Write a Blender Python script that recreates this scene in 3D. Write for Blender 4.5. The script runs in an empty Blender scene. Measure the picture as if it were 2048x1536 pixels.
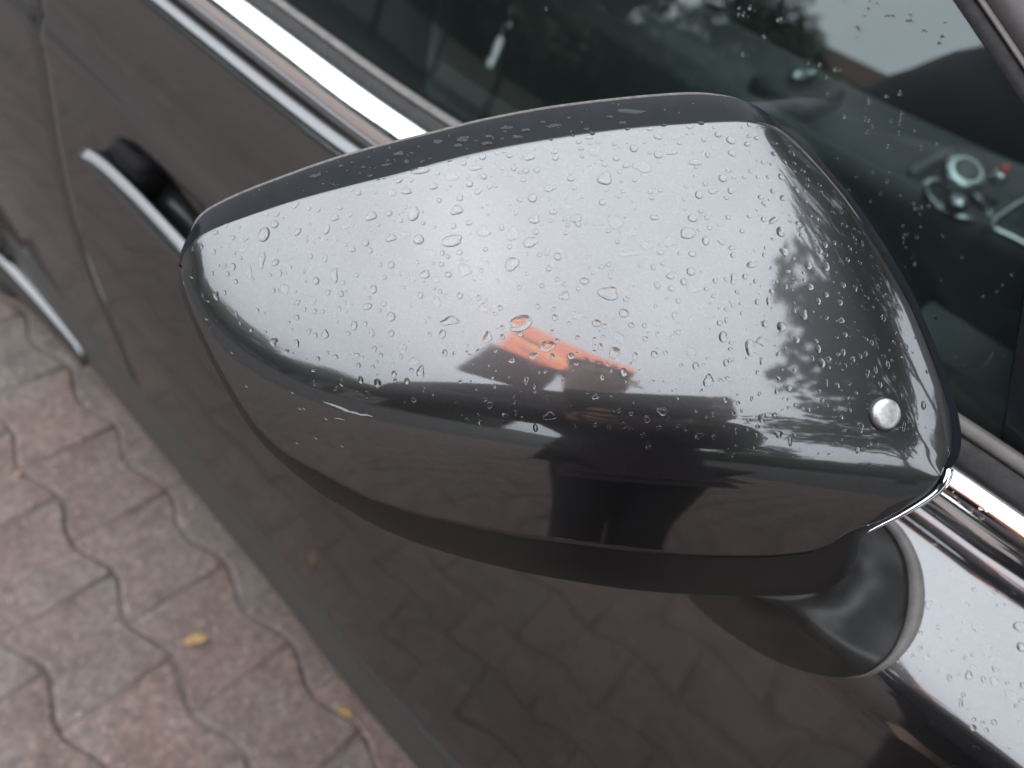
import bpy, bmesh, math, random
import numpy as np
from mathutils import Vector, Matrix
from mathutils.bvhtree import BVHTree
random.seed(7); np.random.seed(7)
R = math.radians
sc = bpy.context.scene
COL = sc.collection

# ------------------------------------------------------------------ camera, sky, sun, exposure
PXW, PXH, F = 2048.0, 1536.0, 1550.0           # photograph size and focal length in its pixels
CAM = Vector((0.0, -0.269, 1.168))
M = np.array([[0.69852572, 0.6095169, -0.37490127],      # world x (forward along the car), y (into the car), z (up)
              [0.68415943, -0.41530331, 0.59954069],     # in camera right / down / forward components
              [0.20973244, -0.67528683, -0.70710678]])
cd = bpy.data.cameras.new('camera'); cam = bpy.data.objects.new('camera', cd); COL.objects.link(cam)
right, down, fwd = Vector(M[:, 0]), Vector(M[:, 1]), Vector(M[:, 2])
rot = Matrix((right, -down, -fwd)).transposed()
cam.matrix_world = Matrix.Translation(CAM) @ rot.to_4x4()
cd.sensor_width = 36.0; cd.lens = 36.0 * F / PXW; cd.clip_start = 0.004; cd.clip_end = 400
cd.dof.use_dof = True; cd.dof.focus_distance = 0.243; cd.dof.aperture_fstop = 9.0; cd.dof.aperture_blades = 0
sc.camera = cam

SUN_EL, SUN_ROT = R(58), R(200)
w = bpy.data.worlds.new('World'); sc.world = w; w.use_nodes = True
nt = w.node_tree; nt.nodes.clear()
out = nt.nodes.new('ShaderNodeOutputWorld'); bg = nt.nodes.new('ShaderNodeBackground')
sky = nt.nodes.new('ShaderNodeTexSky'); sky.sky_type = 'NISHITA'; sky.sun_disc = False
sky.sun_elevation = SUN_EL; sky.sun_rotation = SUN_ROT; sky.dust_density = 4.0
# overcast cloud sheet: the even brightness law of a covered sky (zenith three times the horizon) with soft cloud mottling
tc = nt.nodes.new('ShaderNodeTexCoord'); sep = nt.nodes.new('ShaderNodeSeparateXYZ')
mx = nt.nodes.new('ShaderNodeMath'); mx.operation = 'MAXIMUM'; mx.inputs[1].default_value = 0.0
ma = nt.nodes.new('ShaderNodeMath'); ma.operation = 'MULTIPLY_ADD'; ma.inputs[1].default_value = 0.34; ma.inputs[2].default_value = 0.62
nz = nt.nodes.new('ShaderNodeTexNoise'); nz.inputs['Scale'].default_value = 2.2; nz.inputs['Detail'].default_value = 4
mr = nt.nodes.new('ShaderNodeMapRange'); mr.inputs['From Min'].default_value = 0.3; mr.inputs['From Max'].default_value = 0.7
mr.inputs['To Min'].default_value = 0.86; mr.inputs['To Max'].default_value = 1.1
mm = nt.nodes.new('ShaderNodeMath'); mm.operation = 'MULTIPLY'
vm = nt.nodes.new('ShaderNodeVectorMath'); vm.operation = 'SCALE'; vm.inputs[0].default_value = (27.6, 28.8, 30.2)
mix = nt.nodes.new('ShaderNodeMix'); mix.data_type = 'RGBA'; mix.inputs[0].default_value = 0.88
L = nt.links.new
L(tc.outputs['Generated'], sep.inputs[0]); L(sep.outputs['Z'], mx.inputs[0]); L(mx.outputs[0], ma.inputs[0])
L(tc.outputs['Generated'], nz.inputs['Vector']); L(nz.outputs['Fac'], mr.inputs['Value'])
L(ma.outputs[0], mm.inputs[0]); L(mr.outputs[0], mm.inputs[1]); L(mm.outputs[0], vm.inputs['Scale'])
L(sky.outputs[0], mix.inputs[6]); L(vm.outputs[0], mix.inputs[7]); L(mix.outputs[2], bg.inputs[0])
bg.inputs[1].default_value = 0.15; L(bg.outputs[0], out.inputs[0])
sd = bpy.data.lights.new('sun', 'SUN'); sd.energy = 0.5; sd.angle = R(120); sd.color = (1.0, 0.97, 0.93)
so = bpy.data.objects.new('sun', sd); COL.objects.link(so); so.rotation_euler = (R(90) - SUN_EL, 0, R(180) - SUN_ROT)
vs = sc.view_settings
sc.display_settings.display_device = 'sRGB'; vs.view_transform = 'Standard'; vs.look = 'None'; vs.gamma = 1; vs.exposure = 0.0; vs.use_curve_mapping = False
sc.render.engine = 'CYCLES'; cy = sc.cycles
cy.use_denoising = True; cy.max_bounces = 10; cy.glossy_bounces = 6; cy.transmission_bounces = 10; cy.transparent_max_bounces = 12
cy.diffuse_bounces = 3; cy.caustics_reflective = True; cy.caustics_refractive = True; cy.sample_clamp_indirect = 6.0
cy.use_adaptive_sampling = True; cy.adaptive_threshold = 0.006

# ------------------------------------------------------------------ small helpers
def ray(x, y):
    return Vector(M @ np.array([(x - PXW / 2) / F, (y - PXH / 2) / F, 1.0]))
def at(x, y, axis, val):                       # the point of a view ray on a plane of the world
    d = ray(x, y); return CAM + d * ((val - CAM[axis]) / d[axis])
def catmull(pts, n, closed=False):
    P = np.array(pts, float); k = len(P); outp = []
    segs = k if closed else k - 1
    for i in range(segs):
        if closed: a, b, c, d = P[(i - 1) % k], P[i], P[(i + 1) % k], P[(i + 2) % k]
        else: a, b, c, d = P[max(i - 1, 0)], P[i], P[i + 1], P[min(i + 2, k - 1)]
        for t in np.linspace(0, 1, 12, endpoint=False):
            outp.append(0.5 * ((2 * b) + (c - a) * t + (2 * a - 5 * b + 4 * c - d) * t * t + (3 * b - a - 3 * c + d) * t ** 3))
    outp.append(P[0] if closed else P[-1]); Q = np.array(outp)
    s = np.r_[0, np.cumsum(np.linalg.norm(np.diff(Q, axis=0), axis=1))]
    u = np.linspace(0, s[-1], n + 1 if closed else n)
    if closed: u = u[:-1]
    return np.stack([np.interp(u, s, Q[:, j]) for j in range(Q.shape[1])], 1)
def smooth(x): x = min(max(x, 0.0), 1.0); return x * x * (3 - 2 * x)

def empty(name, loc, parent=None):
    o = bpy.data.objects.new(name, None); COL.objects.link(o); o.location = loc
    o.empty_display_size = 0.05
    if parent: o.parent = parent
    return o
def mesh_obj(name, verts, faces, mat, parent=None, sm=True, mats=None, fm=None):
    me = bpy.data.meshes.new(name); me.from_pydata([tuple(v) for v in verts], [], faces); me.update()
    if mats:
        for m in mats: me.materials.append(m)
        if fm is not None: me.polygons.foreach_set('material_index', fm)
    else: me.materials.append(mat)
    if sm: me.polygons.foreach_set('use_smooth', [True] * len(me.polygons))
    o = bpy.data.objects.new(name, me); COL.objects.link(o)
    if parent:
        o.parent = parent
    return o
def bm_obj(name, bm, mat, parent=None, sm=True):
    me = bpy.data.meshes.new(name); bm.to_mesh(me); bm.free(); me.materials.append(mat)
    if sm: me.polygons.foreach_set('use_smooth', [True] * len(me.polygons))
    o = bpy.data.objects.new(name, me); COL.objects.link(o)
    if parent: o.parent = parent
    return o
def tag(o, label=None, cat=None, group=None, kind=None):
    if label: o['label'] = label
    if cat: o['category'] = cat
    if group: o['group'] = group
    if kind: o['kind'] = kind
    return o
def grid_faces(nr, nc, closed=False, flip=False, base=0):
    f = []
    for i in range(nr - 1):
        for j in range(nc if closed else nc - 1):
            a, b = base + i * nc + j, base + i * nc + (j + 1) % nc
            c, d = b + nc, a + nc
            f.append((a, d, c, b) if flip else (a, b, c, d))
    return f
def grid_obj(name, rows, mat, parent=None, closed=False, flip=False, caps=False, sm=True):
    nr, nc = len(rows), len(rows[0]); v = [p for r in rows for p in r]
    f = grid_faces(nr, nc, closed, flip)
    if caps:
        f.append(tuple(range(nc)) if flip else tuple(reversed(range(nc))))
        e = tuple((nr - 1) * nc + k for k in range(nc)); f.append(tuple(reversed(e)) if flip else e)
    return mesh_obj(name, v, f, mat, parent, sm)
def sharp(o, deg=40):
    me = o.data; bm = bmesh.new(); bm.from_mesh(me)
    for e in bm.edges:
        if len(e.link_faces) == 2 and e.calc_face_angle(0) > R(deg): e.smooth = False
    bm.to_mesh(me); bm.free(); return o
def rbox(bm, c, s, bev=0.004, seg=2, rotm=None):
    r = bmesh.ops.create_cube(bm, size=1.0); vs_ = r['verts']
    for v in vs_: v.co = Vector((v.co.x * s[0], v.co.y * s[1], v.co.z * s[2]))
    if bev > 0:
        es = list({e for v in vs_ for e in v.link_edges})
        rb = bmesh.ops.bevel(bm, geom=es, offset=bev, segments=seg, affect='EDGES', profile=0.5)
        vs_ = list({v for f in rb['faces'] for v in f.verts} | {v for v in vs_ if v.is_valid})
    for v in vs_:
        if rotm: v.co = rotm @ v.co
        v.co += Vector(c)
def tube_rows(path, rad, n=10):
    rows = []; P = [Vector(p) for p in path]; up = Vector((0.13, 0.21, 0.97))
    for i, p in enumerate(P):
        t = (P[min(i + 1, len(P) - 1)] - P[max(i - 1, 0)]).normalized()
        a = t.cross(up)
        if a.length < 1e-4: a = t.cross(Vector((1, 0, 0)))
        a.normalize(); b = a.cross(t); r = rad[i] if hasattr(rad, '__len__') else rad
        rows.append([p + a * math.cos(2 * math.pi * k / n) * r + b * math.sin(2 * math.pi * k / n) * r for k in range(n)])
    return rows
def tube(name, path, rad, mat, parent=None, n=10):
    return grid_obj(name, tube_rows(path, rad, n), mat, parent, closed=True, caps=True)
def lathe(name, prof, mat, parent=None, n=32, origin=(0, 0, 0), axis=None):
    rows = []; q = Vector((0, 0, 1)).rotation_difference(Vector(axis)) if axis else None
    for r_, z in prof:
        row = []
        for k in range(n):
            v = Vector((r_ * math.cos(2 * math.pi * k / n), r_ * math.sin(2 * math.pi * k / n), z))
            if q: v = q @ v
            row.append(v + Vector(origin))
        rows.append(row)
    return grid_obj(name, rows, mat, parent, closed=True, caps=True)

# ------------------------------------------------------------------ materials
class Mat:
    def __init__(s, name):
        s.m = bpy.data.materials.new(name); s.m.use_nodes = True; s.n = s.m.node_tree.nodes; s.l = s.m.node_tree.links
        s.b = s.n['Principled BSDF']; s.o = s.n['Material Output']
    def set(s, **k):
        for a, v in k.items(): s.b.inputs[a.replace('_', ' ')].default_value = v
        return s
    def node(s, t, **k):
        x = s.n.new(t)
        for a, v in k.items():
            if a in x.inputs: x.inputs[a].default_value = v
            else: setattr(x, a, v)
        return x
    def coord(s, kind='Object', scale=(1, 1, 1)):
        t = s.node('ShaderNodeTexCoord'); m = s.node('ShaderNodeMapping'); m.inputs['Scale'].default_value = scale
        s.l.new(t.outputs[kind], m.inputs[0]); return m.outputs[0]
    def noise(s, vec, scale, detail=4, rough=0.5):
        n = s.node('ShaderNodeTexNoise'); n.inputs['Scale'].default_value = scale; n.inputs['Detail'].default_value = detail
        n.inputs['Roughness'].default_value = rough; s.l.new(vec, n.inputs['Vector']); return n.outputs['Fac']
    def ramp(s, fac, stops):
        r = s.node('ShaderNodeValToRGB'); e = r.color_ramp.elements
        while len(e) < len(stops): e.new(0.5)
        for i, (p, c) in enumerate(stops):
            e[i].position = p; e[i].color = (c, c, c, 1) if not hasattr(c, '__len__') else (*c, 1)
        s.l.new(fac, r.inputs[0]); return r.outputs[0]
    def mixc(s, fac, a, b, blend='MIX'):
        m = s.node('ShaderNodeMix'); m.data_type = 'RGBA'; m.blend_type = blend
        for i, v in ((0, fac), (6, a), (7, b)):
            if hasattr(v, 'is_linked'): s.l.new(v, m.inputs[i])
            else: m.inputs[i].default_value = v if not hasattr(v, '__len__') else (*v, 1)
        return m.outputs[2]
    def bump(s, h, strength=0.3, dist=0.001, to='Normal'):
        b = s.node('ShaderNodeBump'); b.inputs['Strength'].default_value = strength; b.inputs['Distance'].default_value = dist
        s.l.new(h, b.inputs['Height']); s.l.new(b.outputs[0], s.b.inputs[to]); return s
    def link(s, out, name): s.l.new(out, s.b.inputs[name]); return s

def mat_paint():
    a = Mat('grey_metallic_paint'); v = a.coord('Object')
    fl = a.node('ShaderNodeTexVoronoi'); fl.inputs['Scale'].default_value = 2600; a.l.new(v, fl.inputs['Vector'])
    cloud = a.noise(v, 9, 3)
    base = a.ramp(cloud, [(0.3, (0.155, 0.158, 0.163)), (0.7, (0.166, 0.169, 0.174))])
    flake = a.node('ShaderNodeSeparateColor'); a.l.new(fl.outputs['Color'], flake.inputs[0])
    fk = a.ramp(flake.outputs[0], [(0.0, 0.93), (0.85, 1.0), (1.0, 1.12)])
    col = a.mixc(1.0, base, fk, 'MULTIPLY')
    # dried water film and dust: shaped marks that dull the gloss here and there
    dirt = a.ramp(a.noise(v, 60, 5, 0.65), [(0.52, 0.0), (0.72, 1.0)])
    rgh = a.node('ShaderNodeMapRange'); a.l.new(dirt, rgh.inputs['Value']); rgh.inputs['To Min'].default_value = 0.05; rgh.inputs['To Max'].default_value = 0.11
    a.set(Metallic=1.0, Coat_Weight=0.35, Coat_Roughness=0.02, Coat_IOR=1.45, Specular_Tint=(0.45, 0.45, 0.46, 1))
    a.link(col, 'Base Color').link(rgh.outputs[0], 'Roughness')
    nm = a.noise(v, 1500, 2); a.bump(nm, 0.006, 0.0005)
    # deeper flakes lie at all angles: a second, broad metallic lobe under the sharp one
    b2 = a.node('ShaderNodeBsdfPrincipled'); b2.inputs['Metallic'].default_value = 1.0; b2.inputs['Roughness'].default_value = 0.35
    a.l.new(col, b2.inputs['Base Color']); ms = a.node('ShaderNodeMixShader'); ms.inputs[0].default_value = 0.36
    a.l.new(a.b.outputs[0], ms.inputs[1]); a.l.new(b2.outputs[0], ms.inputs[2]); a.l.new(ms.outputs[0], a.o.inputs[0])
    return a.m
def mat_plain(name, col, rough=0.5, metal=0.0, coat=0.0, grain=0.0, gscale=400, bump=0.0, spec=0.5):
    a = Mat(name); v = a.coord('Object')
    n = a.noise(v, gscale, 5, 0.6)
    lo = tuple(c * (1 - grain) for c in col); hi = tuple(min(1, c * (1 + grain)) for c in col)
    a.link(a.ramp(n, [(0.3, lo), (0.7, hi)]), 'Base Color'); a.set(Roughness=rough, Metallic=metal, Coat_Weight=coat, Coat_Roughness=0.05)
    a.b.inputs['Specular IOR Level'].default_value = spec
    if bump: a.bump(n, bump, 0.0006)
    return a.m
def mat_glass():
    a = Mat('tinted_window_glass'); a.n.remove(a.b)
    tr = a.node('ShaderNodeBsdfTransparent'); tr.inputs[0].default_value = (0.70, 0.78, 0.775, 1)
    gl = a.node('ShaderNodeBsdfGlossy'); gl.inputs['Roughness'].default_value = 0.0; gl.inputs[0].default_value = (0.93, 0.98, 1.0, 1)
    fr = a.node('ShaderNodeFresnel'); fr.inputs['IOR'].default_value = 1.52
    mx_ = a.node('ShaderNodeMath'); mx_.operation = 'MULTIPLY_ADD'; mx_.inputs[1].default_value = 1.25; mx_.inputs[2].default_value = 0.015
    ms = a.node('ShaderNodeMixShader'); a.l.new(fr.outputs[0], mx_.inputs[0]); a.l.new(mx_.outputs[0], ms.inputs[0])
    a.l.new(tr.outputs[0], ms.inputs[1]); a.l.new(gl.outputs[0], ms.inputs[2])
    df = a.node('ShaderNodeBsdfDiffuse'); df.inputs[0].default_value = (0.34, 0.44, 0.44, 1); m2 = a.node('ShaderNodeMixShader'); m2.inputs[0].default_value = 0.010
    a.l.new(ms.outputs[0], m2.inputs[1]); a.l.new(df.outputs[0], m2.inputs[2]); a.l.new(m2.outputs[0], a.o.inputs[0])
    return a.m
def mat_water():
    a = Mat('rain_water'); a.n.remove(a.b)
    g = a.node('ShaderNodeBsdfGlass'); g.inputs['IOR'].default_value = 1.33; g.inputs['Roughness'].default_value = 0.0
    a.l.new(g.outputs[0], a.o.inputs[0]); return a.m
def mat_paver():
    a = Mat('pink_grey_concrete_paver'); v = a.coord('Object')
    oi = a.node('ShaderNodeObjectInfo')
    va = a.node('ShaderNodeVectorMath'); va.operation = 'ADD'; vv = a.node('ShaderNodeCombineXYZ')
    ml = a.node('ShaderNodeMath'); ml.operation = 'MULTIPLY'; ml.inputs[1].default_value = 37.0
    a.l.new(oi.outputs['Random'], ml.inputs[0]); a.l.new(ml.outputs[0], vv.inputs[0]); a.l.new(ml.outputs[0], vv.inputs[1])
    a.l.new(v, va.inputs[0]); a.l.new(vv.outputs[0], va.inputs[1]); v2 = va.outputs[0]
    tone = a.ramp(oi.outputs['Random'], [(0.0, (0.120, 0.089, 0.077)), (0.35, (0.152, 0.101, 0.086)), (0.7, (0.124, 0.100, 0.089)), (1.0, (0.158, 0.108, 0.091))])
    big = a.ramp(a.noise(v2, 14, 6, 0.65), [(0.28, 0.62), (0.5, 1.0), (0.72, 1.26)])
    c = a.mixc(1.0, tone, big, 'MULTIPLY')
    stain = a.ramp(a.noise(v2, 7, 4, 0.6), [(0.46, 0.0), (0.62, 0.55)])
    c = a.mixc(stain, c, (0.132, 0.113, 0.103))
    med = a.ramp(a.noise(v2, 70, 4, 0.7), [(0.32, 0.62), (0.52, 1.0), (0.72, 1.36)])
    c = a.mixc(1.0, c, med, 'MULTIPLY')
    pits = a.ramp(a.noise(v2, 78, 3, 0.5), [(0.60, 0.0), (0.655, 0.85)])
    c = a.mixc(pits, c, (0.062, 0.064, 0.068))
    lite = a.ramp(a.noise(v2, 105, 2, 0.5), [(0.645, 0.0), (0.70, 0.75)])
    c = a.mixc(lite, c, (0.30, 0.26, 0.25))
    a.link(c, 'Base Color').set(Roughness=0.72); a.bump(a.noise(v2, 90, 6, 0.7), 0.7, 0.003)
    return a.m
def mat_leaf(name, c1, c2):
    a = Mat(name); v = a.coord('Object'); g = a.node('ShaderNodeNewGeometry')
    c = a.ramp(g.outputs['Random Per Island'], [(0.0, c1), (1.0, c2)])
    a.link(c, 'Base Color').set(Roughness=0.55); return a.m

PAINT = mat_paint()
BLACKGLOSS = mat_plain('black_gloss_plastic', (0.010, 0.012, 0.015), 0.16, grain=0.15, gscale=200, spec=0.10)
BLACKPLASTIC = mat_plain('black_plastic', (0.009, 0.009, 0.010), 0.30, grain=0.2, gscale=900, bump=0.08, spec=0.4)
FOOTPLASTIC = mat_plain('worn_black_plastic', (0.016, 0.0155, 0.0155), 0.30, grain=0.25, gscale=120, bump=0.05)
CLADDING = mat_plain('dark_grey_cladding', (0.028, 0.029, 0.028), 0.38, grain=0.15, gscale=500, bump=0.1)
STRIPRUBBER = mat_plain('brown_grey_strip_rubber', (0.042, 0.036, 0.035), 0.55, grain=0.25, gscale=300)
BLACKMATT = mat_plain('matt_black_cup_shade', (0.006, 0.006, 0.007), 0.8, grain=0.2, gscale=300, spec=0.15)
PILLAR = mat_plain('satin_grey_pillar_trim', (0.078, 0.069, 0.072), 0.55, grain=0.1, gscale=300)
KNOBCAP = mat_plain('grey_knob_cap', (0.10, 0.105, 0.10), 0.4, grain=0.1)
RUBBER = mat_plain('black_rubber', (0.032, 0.032, 0.033), 0.75, grain=0.3, gscale=300, bump=0.2, spec=0.25)
GREYRUBBER = mat_plain('weathered_grey_rubber', (0.10, 0.092, 0.088), 0.5, grain=0.25, gscale=130, bump=0.3)
RIMEDGE = mat_plain('dusty_rim_edge', (0.10, 0.09, 0.09), 0.6, grain=0.45, gscale=700, bump=0.5)
CHROME = mat_plain('chrome', (0.88, 0.89, 0.90), 0.06, metal=1.0, grain=0.03, gscale=60)
BRUSHED = mat_plain('brushed_alloy', (0.5, 0.51, 0.51), 0.24, metal=1.0, grain=0.10, gscale=350, bump=0.12)
STUDMAT = mat_plain('dull_alloy', (0.52, 0.52, 0.51), 0.42, metal=1.0, grain=0.22, gscale=600, bump=0.2)
MIRRORGLASS = mat_plain('mirror_silver', (0.9, 0.9, 0.92), 0.01, metal=1.0)
INTERIOR = mat_plain('dark_interior_plastic', (0.013, 0.014, 0.015), 0.6, grain=0.25, gscale=500, bump=0.2)
INTERIORMID = mat_plain('grey_interior_trim', (0.028, 0.030, 0.031), 0.5, grain=0.15, gscale=300)
FABRIC = mat_plain('grey_seat_fabric', (0.035, 0.035, 0.038), 0.9, grain=0.35, gscale=800, bump=0.6)
RED = mat_plain('red_lens', (0.55, 0.05, 0.02), 0.3)
TYRE = mat_plain('tyre_rubber', (0.02, 0.02, 0.021), 0.8, grain=0.3, gscale=200, bump=0.3)
GLASS = mat_glass(); WATER = mat_water(); PAVER = mat_paver()
def mat_sand():
    a = Mat('joint_sand'); v = a.coord('Object'); n = a.noise(v, 9, 5, 0.7)
    c = a.ramp(n, [(0.36, (0.045, 0.039, 0.035)), (0.47, (0.085, 0.069, 0.061)), (0.58, (0.125, 0.100, 0.090))])
    a.link(c, 'Base Color').set(Roughness=0.95); a.bump(a.noise(v, 350, 4), 0.8, 0.001); return a.m
SAND = mat_sand()
ASPHALT = mat_plain('asphalt', (0.06, 0.058, 0.055), 0.85, grain=0.35, gscale=90, bump=0.6)

# ------------------------------------------------------------------ ground: pavement of bone-shaped pavers
PITCH, COLW, AMP, GAP = 0.1745, 0.138, 0.0118, 0.0024
def side_y(k, x):                               # k-th wavy joint line (they run along the car)
    return -0.105 + k * COLW + (1 if k % 2 == 0 else -1) * AMP * math.cos(2 * math.pi * (x + 0.70) / PITCH)
def paver_mesh(par, var):
    nx = 13; L0 = PITCH / 2 - GAP / 2
    outl = []
    xs = [(-L0 + 2 * L0 * i / (nx - 1)) for i in range(nx)]
    s = 1 if par == 0 else -1
    rr = random.Random(100 + var * 2 + par)
    def yl(x): return -COLW / 2 + GAP / 2 + s * AMP * math.cos(2 * math.pi * x / PITCH + PH[par])
    def yu(x): return COLW / 2 - GAP / 2 - s * AMP * math.cos(2 * math.pi * x / PITCH + PH[par])
    outl = [(x, yl(x)) for x in xs] + [(x, yu(x)) for x in reversed(xs)]
    n = len(outl); C0 = np.mean(np.array(outl), 0)
    verts, faces = [], []
    for inset, z in ((0, -0.05), (0, -0.005), (0.0016, -0.0015), (0.0055, 0.0)):
        for (x, y) in outl:
            ix = x * (1 - inset / L0); iy = y * (1 - inset / (COLW / 2))
            j = rr.uniform(-0.0013, 0.0013) if z > -0.01 else 0
            verts.append((ix + j, iy + j, z))
    faces = grid_faces(4, n, closed=True); faces.append(tuple(3 * n + k for k in range(n)))
    me = bpy.data.meshes.new('paver'); me.from_pydata(verts, [], faces); me.materials.append(PAVER); me.update()
    me.polygons.foreach_set('use_smooth', [len(p.vertices) == 4 for p in me.polygons])
    return me
# phase of the wave at a paver centre: the long sides bulge outwards at the paver's ends
PH = {0: math.pi, 1: math.pi}
PH[0] = 0.0; PH[1] = 0.0
def build_ground():
    gnd = mesh_obj('ground', [(-150, -150, -0.06), (150, -150, -0.06), (150, 150, -0.06), (-150, 150, -0.06)], [(0, 1, 2, 3)], ASPHALT, sm=False)
    tag(gnd, 'dark asphalt ground stretching away round the pavement', kind='structure')
    X0, X1, Y0, Y1 = -4.2, 3.0, -3.4, 2.4
    base = mesh_obj('pavement', [(X0, Y0, -0.0035), (X1, Y0, -0.0035), (X1, Y1, -0.0035), (X0, Y1, -0.0035),
                                 (X0, Y0, -0.058), (X1, Y0, -0.058), (X1, Y1, -0.058), (X0, Y1, -0.058)],
                    [(0, 1, 2, 3), (0, 4, 5, 1), (1, 5, 6, 2), (2, 6, 7, 3), (3, 7, 4, 0)], SAND, sm=False)
    tag(base, 'pinkish grey pavement of interlocking wavy concrete pavers beneath the parked car', kind='structure')
    cells = []
    for k in range(int((Y0 + 0.1) / COLW), int((Y1 - 0.1) / COLW)):
        yc = -0.105 + (k + 0.5) * COLW
        # joints of column k fall where its two sides swing apart
        xj = -0.70 + (0.0 if (k % 2 != 0) else PITCH / 2)
        for i in range(-20, 22):
            xc = xj + PITCH / 2 + i * PITCH
            if X0 + 0.1 < xc < X1 - 0.1 and Y0 + 0.1 < yc < Y1 - 0.1: cells.append((xc, yc, k))
    def key(c):
        p = Vector((c[0], c[1], 0)) - CAM; q = M.T @ np.array(p)
        u, v_ = F * q[0] / max(q[2], .01), F * q[1] / max(q[2], .01)
        inside = q[2] > 0 and -1200 < u < 150 and -300 < v_ < 1000 and c[1] < 0.25
        return (0 if inside else 1, (c[0] + 0.35) ** 2 + (c[1] + 0.5) ** 2)
    cells.sort(key=key)
    tm = [paver_mesh(0, v) for v in range(3)]
    bmv, bmf = [], []
    for n, (xc, yc, k) in enumerate(cells):
        me = tm[n % 3]; dz = random.uniform(-0.0022, 0.001); tx, ty = random.uniform(-.006, .006), random.uniform(-.006, .006)
        flip = random.random() < 0.5
        if n < 300:
            o = bpy.data.objects.new('paver', me); COL.objects.link(o); o.parent = base
            o.location = (xc + random.uniform(-.0018, .0018), yc + random.uniform(-.0016, .0016), dz)
            o.rotation_euler = (tx, ty, (math.pi if flip else 0) + random.uniform(-.008, .008))
        else:
            b = len(bmv); mw = Matrix.Translation((xc, yc, dz)) @ Matrix.Rotation(tx, 4, 'X') @ Matrix.Rotation(ty, 4, 'Y')
            bmv += [mw @ v.co for v in me.vertices]; bmf += [tuple(b + i for i in p.vertices) for p in me.polygons]
    o = mesh_obj('outer_pavers', bmv, bmf, PAVER, base); o['kind'] = 'stuff'
    return base
pavement = build_ground()

# ------------------------------------------------------------------ car: side surface as a function of x and height
car = empty('parked_car', (-0.45, 0.78, 0.0))
tag(car, 'dark grey metallic car with chrome belt strip and rain-spotted folded wing mirror', 'car')
CO = Vector(car.location)
def loc(v): return Vector(v) - CO
def yb(x):                                      # plan curve of the belt line
    s = smooth((x + 0.34) / 0.40); return -0.003 + 0.034 * s + max(0, x - 0.06) * 0.10 + max(0, x - 0.6) ** 2 * 0.15 + max(0, -x - 1.3) ** 2 * 0.10
ZB = 0.957
REAR = [(0.930, 0.000), (0.9294, -0.0060), (0.9278, -0.0115), (0.9235, -0.0152), (0.912, -0.0178), (0.850, -0.0238), (0.838, -0.0258), (0.832, -0.0286), (0.826, -0.0297), (0.815, -0.0297), (0.79, -0.0304), (0.74, -0.0335),
        (0.68, -0.0350), (0.62, -0.0330), (0.55, -0.0265), (0.49, -0.0190), (0.435, -0.0115), (0.375, -0.0040)]
FRONT = [(0.940, -0.0020), (0.9385, -0.0070), (0.9355, -0.0110), (0.9310, -0.0140), (0.9270, -0.0205), (0.9200, -0.0330), (0.9120, -0.0465), (0.9040, -0.0585), (0.9030, -0.0597), (0.9012, -0.0606), (0.8700, -0.0616), (0.80, -0.0626),
         (0.74, -0.0622), (0.66, -0.0600), (0.58, -0.0545), (0.49, -0.0450), (0.435, -0.0390), (0.375, -0.0310)]
assert len(REAR) == len(FRONT)
def spl(tab):
    z = np.array([t[0] for t in tab][::-1]); y = np.array([t[1] for t in tab][::-1])
    zz = np.linspace(z[0], z[-1], 1600); yy = np.interp(zz, z, y)
    k = np.hanning(15); k /= k.sum(); y2 = np.convolve(np.pad(yy, 7, mode='edge'), k, 'valid')
    return zz, y2
def hermite(tab):
    z = np.array([t[0] for t in tab][::-1]); y = np.array([t[1] for t in tab][::-1])
    h = np.diff(z); d = np.diff(y) / h; m = np.zeros_like(y); m[0], m[-1] = d[0], d[-1]
    for i in range(1, len(y) - 1):
        m[i] = (d[i - 1] * h[i] + d[i] * h[i - 1]) / (h[i] + h[i - 1])
    def f(q):
        i = int(np.clip(np.searchsorted(z, q) - 1, 0, len(h) - 1)); t = (q - z[i]) / h[i]
        return ((2 * t ** 3 - 3 * t ** 2 + 1) * y[i] + (t ** 3 - 2 * t ** 2 + t) * h[i] * m[i] + (-2 * t ** 3 + 3 * t ** 2) * y[i + 1] + (t ** 3 - t ** 2) * h[i] * m[i + 1])
    return f
NS = len(REAR)
ZR = [t[0] for t in REAR]; ZF = [t[0] for t in FRONT]
def section(x):
    s = smooth((x + 0.42) / 0.42)
    return [(a[0] * (1 - s) + b[0] * s, a[1] * (1 - s) + b[1] * s) for a, b in zip(REAR, FRONT)]
def side_fn(x):
    f = hermite(section(x)); b = yb(x)
    def g(z):
        y = b + f(z)
        u, v_ = (x + 0.498) / 0.078, (z - 0.786) / 0.023       # scooped grip recess behind the door handle
        r2 = u * u + v_ * v_
        if r2 < 1: y += 0.017 * (1 - r2) ** 0.6 * smooth((1 - r2) * 3)
        return y
    return g
NZ = 140
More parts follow.
